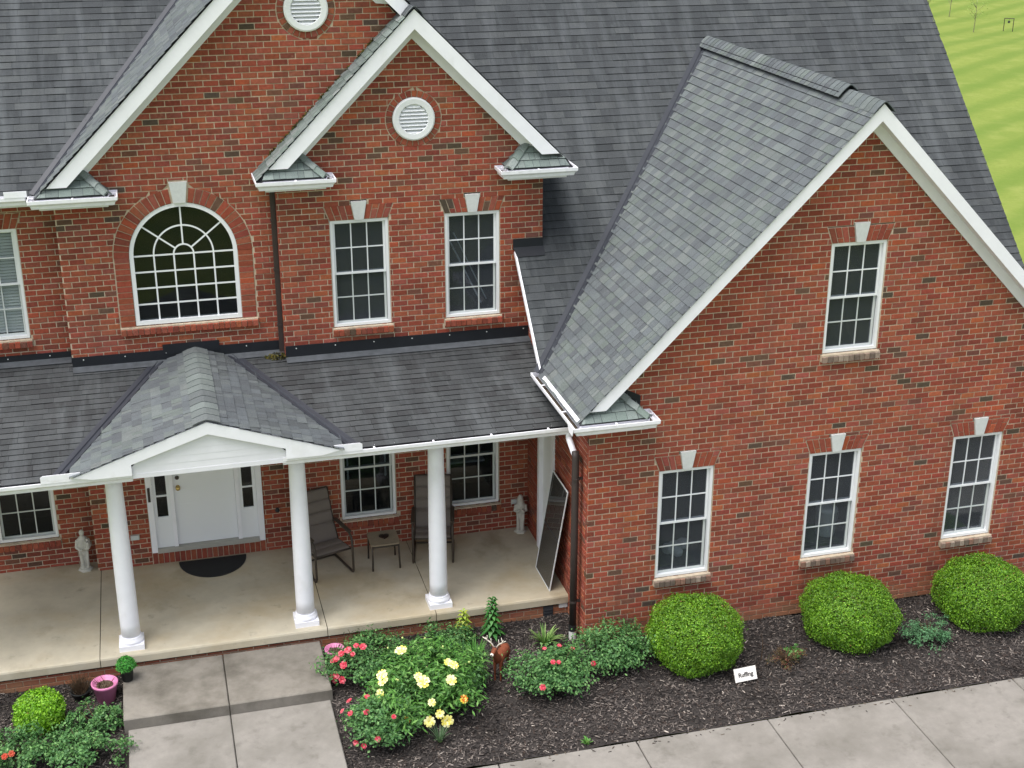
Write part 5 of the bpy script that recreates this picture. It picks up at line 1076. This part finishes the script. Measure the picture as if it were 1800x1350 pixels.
# ------------------------------------------------------------------ PORCH THINGS
def patio_chair(label, loc, rz):
    t = thing('patio_chair', label, 'chair', loc, rz, 'patio chairs on the porch')
    for sx in (-.29, .29):
        mb = MB(); mb.tube([(sx, .30, .62), (sx, .05, .63), (sx, -.24, .62), (sx, -.31, .57), (sx, -.33, .45), (sx, -.34, .08), (sx, -.31, .022), (sx, -.24, .018), (sx, .36, .018)], .018, 8); mb.build('leg_frame', 'bronze_frame', t, True)
        mb = MB(); mb.box(sx-.028, sx+.028, -.26, .22, .635, .655); mb.build('armrest', 'bronze_frame', t)
        mb = MB(); mb.tube([(sx*.93, -.30, .40), (sx*.93, .12, .36), (sx*.93, .26, .60), (sx*.93, .43, 1.08)], .016, 8); mb.build('back_frame', 'bronze_frame', t, True)
    for (cy, cz) in ((.30, .02), (-.30, .40), (.43, 1.08)): mb = MB(); mb.tube([(-.27, cy, cz), (.27, cy, cz)], .014, 8); mb.build('cross_bar', 'bronze_frame', t, True)
    def pad(a, b, name):
        a = Vector(a); b = Vector(b); d = b-a; n_ = Vector((0, -d.z, d.y)).normalized()
        if n_.z < 0 and abs(d.z) < abs(d.y): n_ = -n_
        if abs(d.z) > abs(d.y) and n_.y > 0: n_ = -n_
        mb = MB(); N = 8; T = []
        for k in range(N+1):
            f = k/N; bul = .028*(1-(2*f-1)**4)+.006; T.append((a+d*f+n_*bul, a+d*f-n_*.008))
        for k in range(N):
            (p, q), (p2, q2) = T[k], T[k+1]
            X = Vector((.255, 0, 0)); mb.quad(p-X, p+X, p2+X, p2-X); mb.quad(q-X, q+X, q2+X, q2-X); mb.quad(p-X, q-X, q2-X, p2-X); mb.quad(p+X, q+X, q2+X, p2+X)
        for (p, q) in (T[0], T[-1]): X = Vector((.255, 0, 0)); mb.quad(p-X, p+X, q+X, q-X)
        mb.build(name, 'sling_fabric', t)
    pad((0, -.30, .40), (0, -.09, .382), 'seat_pad'); pad((0, -.088, .381), (0, .12, .36), 'seat_pad')
    P0, P1, P2 = Vector((0, .125, .37)), Vector((0, .26, .60)), Vector((0, .43, 1.08))
    pad(P0, P1, 'back_pad')
    for k in range(3): pad(P1+(P2-P1)*(k/3+.004), P1+(P2-P1)*((k+1)/3), 'back_pad')
    return t
patio_chair('padded grey patio chair left of the little side table', (-3.20, 2.39, ZS), R(17)); patio_chair('padded grey patio chair partly behind the right porch column', (-1.58, 2.45, ZS), R(-13))
t = thing('side_table', 'small square side table with a tan top between the chairs', 'table', (-2.345, 2.34, ZS))
mb = MB(); r = .05; h = .215; pts = []
for (cx, cy, a0) in ((h-r, h-r, 0), (-h+r, h-r, 90), (-h+r, -h+r, 180), (h-r, -h+r, 270)):
    for k in range(5): a = R(a0+22.5*k); pts.append((cx+r*math.cos(a), cy+r*math.sin(a), .40))
mb.prism(pts, (0, 0, .022)); mb.build('table_top', 'tan_top', t)
for (sx, sy) in ((-1, -1), (1, -1), (1, 1), (-1, 1)): mb = MB(); mb.tube([(sx*.16, sy*.16, .392), (sx*.19, sy*.19, .37), (sx*.20, sy*.20, .0)], .014, 8); mb.build('leg', 'bronze_frame', t, True)
mb = MB(); mb.tube([(-.2, -.195, .375), (.2, -.195, .375)], .012, 8); mb.tube([(-.2, .195, .375), (.2, .195, .375)], .012, 8); mb.build('apron_bar', 'bronze_frame', t, True)
mb = MB(); hp = []
for k in range(28): a = 2*math.pi*k/28; hp.append((.0048*16*math.sin(a)**3*.95, .0048*(13*math.cos(a)-5*math.cos(2*a)-2*math.cos(3*a)-math.cos(4*a)), 0))
mb.prism(hp, (0, 0, .02)); mb.prism([(p[0]*.7, p[1]*.7, .0201) for p in hp], (0, 0, .008)); o = mb.build('heart_dish', 'heart_dark'); o.location = (-2.33, 2.36, ZS+.422); tag(o, 'small dark heart-shaped dish on the side table', 'dish')
mb = MB(); pts = [(-.4875, 0, 0)]+[(-.4875*math.cos(math.pi*k/28), -.56*math.sin(math.pi*k/28), 0) for k in range(29)]; mb.prism(pts[1:], (0, 0, .012)); o = mb.build('doormat', 'mat_rubber'); o.location = (-4.77, 3.12, ZS+.001); tag(o, 'black half-round doormat in front of the white door', 'doormat')
def statue(label, loc, rz, h, child):
    t = thing('garden_statue', label, 'statue', loc, rz); s = h/.64; mb = MB()
    mb.lathe([(.085*s, 0), (.088*s, .03*s), (.075*s, .035*s)], (0, 0, 0), 20)
    mb.lathe([(.068*s, .03*s), (.062*s, .12*s), (.064*s, .25*s), (.07*s, .36*s), (.08*s, .44*s), (.078*s, .48*s), (.045*s, .52*s), (.026*s, .54*s)], (0, 0, 0), 20, sy=.78)
    mb.lathe([(.004, -.048*s), (.024*s, -.04*s), (.036*s, -.015*s), (.037*s, .01*s), (.028*s, .035*s), (.005, .046*s)], (0, -.006*s, .585*s), 16, sy=1.1)
    if not child: mb.lathe([(.06*s, .34*s), (.068*s, .44*s), (.05*s, .54*s), (.043*s, .60*s), (.025*s, .637*s), (.004, .642*s)], (0, .012*s, 0), 16)   # veil
    for sx in (-1, 1):
        mb.tube([(sx*.072*s, 0, .48*s), (sx*.092*s, -.015*s, .37*s), (sx*.045*s, -.075*s, .385*s if not child else .34*s), (sx*.012*s, -.085*s, .43*s if not child else .36*s)], [.024*s, .022*s, .018*s, .012*s], 10)
        mb.tube([(sx*.05*s, -.03*s, .33*s), (sx*.035*s, -.058*s, .18*s), (sx*.03*s, -.06*s, .05*s)], [.018*s, .02*s, .018*s], 8)
    if child:
        mb.tube([(.055*s, -.07*s, .36*s), (.055*s, -.075*s, .46*s)], [.034*s, .026*s], 10); mb.lathe([(.003, -.024*s), (.022*s, -.01*s), (.022*s, .01*s), (.004, .024*s)], (.055*s, -.078*s, .495*s), 12)
    remesh_body(mb, 'figure', 'stone_statue', .006, t, 3)
    mb = MB(); mb.lathe([(.1*s, -.0), (.1*s, .02), (.09*s, .025)], (0, 0, 0), 6); mb.build('pedestal', 'stone_statue', t); return t
statue('pale stone statue of a robed figure holding a child, left of the door', (-6.575, 3.27, ZS), R(8), .66, True)
statue('pale stone statue of a veiled praying figure by the side door', (-.15, 2.78, ZS), R(-12), .62, False)
# leaning screen
t = thing('window_screen', 'white-framed insect screen leaning against the wing side wall', 'screen', (-.226, 1.29, ZS))
A, B, C_, D_ = Vector((-.001, -.353, .0)), Vector((0, .357, .0)), Vector((.165, .113, 1.655)), Vector((.165, -.60, 1.645))
mb = MB()
for p, q in ((A, B), (B, C_), (C_, D_), (D_, A)): mb.bar(p, q, .018, .012, up=(-1, 0, .1))
mb.build('screen_frame', 'vinyl_white', t); mb = MB(); mb.bar((A+D_)/2, (B+C_)/2, .014, .006, up=(-1, 0, .1)); mb.build('cross_bar', 'dark_gray', t)
mb = MB(); mb.prism([A, B, C_, D_], (.002, 0, 0)); mb.build('mesh_sheet', 'screen_mesh', t)
# things behind the wing windows
t = thing('bucket', 'whitish bucket seen behind the glass of the middle wing window', 'bucket', (3.72, .42, 1.0)); mb = MB(); mb.lathe([(.13, 0), (.135, .02), (.15, .36), (.158, .37), (.158, .40), (.145, .42), (.10, .44), (.02, .445)], (0, 0, 0), 24); mb.build('bucket_body', 'bucket_white', t, True)
mb = MB(); mb.tube([(-.155*math.cos(a), -.155*abs(math.sin(a))*.4-.05, .36-.2*math.sin(a)) for a in [math.pi*k/12 for k in range(13)]], .004, 5); mb.build('handle', 'vinyl_gray', t)
mb = MB(); mb.box(3.05, 4.05, .2, .8, .96, .995); mb.build('storage_shelf', 'room', WINOBJ['B'])
t = thing('plastic_bag', 'crumpled white bag seen behind the glass of the window nearest the porch', 'bag', (1.45, .42, .98)); mb = MB()
for k in range(7): a = rng.uniform(0, 6.28); mb.lathe([(.005, -.09), (.07, -.05), (.085, .0), (.06, .06), (.005, .09)], (.13*math.cos(a), .08*math.sin(a), .09+.05*rng.uniform(0, 1)), 10)
remesh_body(mb, 'bag_body', 'bucket_white', .02, t, 1)
mb = MB(); mb.box(.9, 1.85, .2, .8, .93, .965); mb.build('storage_shelf', 'room', WINOBJ['A'])
t = thing('white_rods', 'thin white rods leaning behind the right window of the small gable', 'rods', (-.85, Y2+.4, 3.6)); mb = MB(); mb.tube([(-.25, 0, 1.35), (.25, .05, .3)], .012, 6); mb.tube([(-.16, 0, 1.4), (.33, .05, .35)], .010, 6); mb.build('rod', 'blind', t)

# ------------------------------------------------------------------ DEER ORNAMENT, SIGN
t = thing('deer_ornament', 'brown metal deer ornament with white muzzle and antlers in the mulch bed', 'deer ornament', (-1.30, -.42, -.04), R(-34)); t.scale = (.88, .88, .9)
mb = MB()
mb.tube([(0, -.14, .40), (0, -.08, .385), (0, .06, .375), (0, .2, .39), (0, .27, .40)], [.05, .088, .082, .088, .05], 14)
mb.tube([(0, -.12, .41), (-.01, -.18, .50), (-.015, -.21, .58)], [.062, .048, .04], 12)
mb.tube([(-.015, -.19, .60), (-.02, -.24, .585), (-.025, -.30, .56)], [.044, .038, .022], 12)
for sx in (-1, 1):
    mb.tube([(sx*.045, -.10, .36), (sx*.045, -.115, .22), (sx*.045, -.105, .12), (sx*.045, -.11, .0)], [.034, .020, .015, .016], 8)
    mb.tube([(sx*.05, .20, .37), (sx*.05, .17, .25), (sx*.05, .235, .14), (sx*.05, .215, .0)], [.046, .028, .016, .016], 8)
    mb.tube([(sx*.02-.015, -.18, .63), (sx*.075-.015, -.165, .655), (sx*.095-.015, -.17, .66)], [.012, .017, .004], 8)
mb.tube([(0, .26, .42), (0, .31, .40), (0, .32, .36)], [.022, .02, .008], 8)
remesh_body(mb, 'body', 'deer_brown', .0085, t, 4)
mb = MB(); mb.lathe([(.004, -.026), (.022, -.018), (.028, 0), (.022, .018), (.004, .026)], (-.025, -.292, .565), 12); mb.build('muzzle', 'bone_white', t, True)
mb = MB(); mb.lathe([(.003, -.008), (.012, 0), (.003, .008)], (-.025, -.32, .572), 8); mb.build('nose', 'nose_black', t, True)
for sx in (-1, 1):
    mb = MB(); b = Vector((-.015+sx*.02, -.18, .63)); B_ = [b, b+Vector((sx*.04, .0, .06)), b+Vector((sx*.10, -.02, .11)), b+Vector((sx*.12, -.05, .17))]
    mb.tube(B_, [.010, .011, .010, .004], 7)
    for (i, dx, dz) in ((1, .0, .09), (2, -.01, .09), (2, .06, .05)): p = B_[i]; mb.tube([p, p+Vector((sx*dx, -.02, dz))], [.010, .004], 6)
    mb.build('antler', 'bone_white', t, True)
t = thing('name_sign', 'small white sign with dark lettering in the mulch by the first boxwood', 'sign', (1.79, -1.36, -.05), R(4)); TL = Matrix.Translation((0, 0, .045)) @ Matrix.Rotation(R(-28), 4, 'X')
mb = MB(); mb.box(-.158, .158, -.006, .006, 0, .175, M=TL); mb.build('sign_board', 'sign_white', t)
mb = MB(); mb.bar(TL @ Vector((-.06, .012, .1)), (-.06, .03, -.05), .012, .012); mb.bar(TL @ Vector((.06, .012, .1)), (.06, .03, -.05), .012, .012); mb.build('sign_stake', 'wood_stem', t)
cu = bpy.data.curves.new('lettering', 'FONT'); cu.body = 'Ruffing'; cu.size = .078; cu.align_x = 'CENTER'; cu.extrude = .001; cu.offset = .002; ot = bpy.data.objects.new('tmp', cu); COL.objects.link(ot); bpy.context.view_layer.update()
me = bpy.data.meshes.new_from_object(ot.evaluated_get(bpy.context.evaluated_depsgraph_get())); bpy.data.objects.remove(ot); me.materials.clear(); me.materials.append(MATS['ink'])
o = link_mesh('lettering', me, t, TL @ Matrix.Translation((0, -.0078, .058)) @ Matrix.Rotation(R(90), 4, 'X'))

# ------------------------------------------------------------------ FAR LAWN THINGS
def sapling(label, x, y, h, seed):
    rs = np.random.default_rng(seed); t = thing('sapling_tree', label, 'tree', (x, y, -.55), 0, 'young trees on the lawn'); mb = MB(); top = Vector((rs.uniform(-.1, .1), 0, h)); mb.tube([(0, 0, 0), (.03, 0, h*.5), tuple(top)], [.03, .022, .01], 7); mb.build('trunk', 'bark_gray', t)
    mb = MB(); tips = []
    for k in range(11):
        z = h*rs.uniform(.35, .95); a = rs.uniform(0, 6.28); l = h*rs.uniform(.16, .3); e = (l*math.cos(a), l*math.sin(a), z+l*.9); mb.tube([(0, 0, z), (e[0]*.5, e[1]*.5, z+l*.5), e], [.012, .008, .003], 5); tips.append(e)
    mb.build('branches', 'bark_gray', t)
    P = np.concatenate([np.array(e)*(np.array([1, 1, 1]))+rs.normal(0, .10, (16, 3)) for e in tips]); V, F, C = leaves(P, rs.normal(0, 1, P.shape), .07, .04, pick([(140, 168, 84), (156, 176, 100)], len(P))); np_obj('crown', V, F, C, 'leaf', t)
sapling('thin young tree nearest the hanging frame on the lawn', 42.6, 58.0, 1.75, 1); sapling('thin young tree near the roof edge on the lawn, right of a pair', 45.2, 64.9, 1.9, 2); sapling('thin young tree near the roof edge on the lawn, leftmost', 43.9, 65.4, 1.7, 3)
t = thing('target_frame', 'dark square frame with a hanging round target far off on the lawn', 'target frame', (44.8, 57.85, -.55), R(-40))
mb = MB(); mb.tube([(-.26, 0, 0), (-.26, 0, .74)], .022, 6); mb.build('post', 'bronze_frame', t); mb = MB(); mb.tube([(.26, 0, 0), (.26, 0, .74)], .022, 6); mb.build('post', 'bronze_frame', t)
mb = MB(); mb.tube([(-.28, 0, .74), (.28, 0, .74)], .022, 6); mb.build('top_bar', 'bronze_frame', t)
mb = MB(); mb.tube([(0, -.02, .54), (0, .02, .54)], .075, 16); mb.tube([(0, 0, .6), (0, 0, .74)], .006, 5); mb.build('target_disc', 'dark_gray', t)
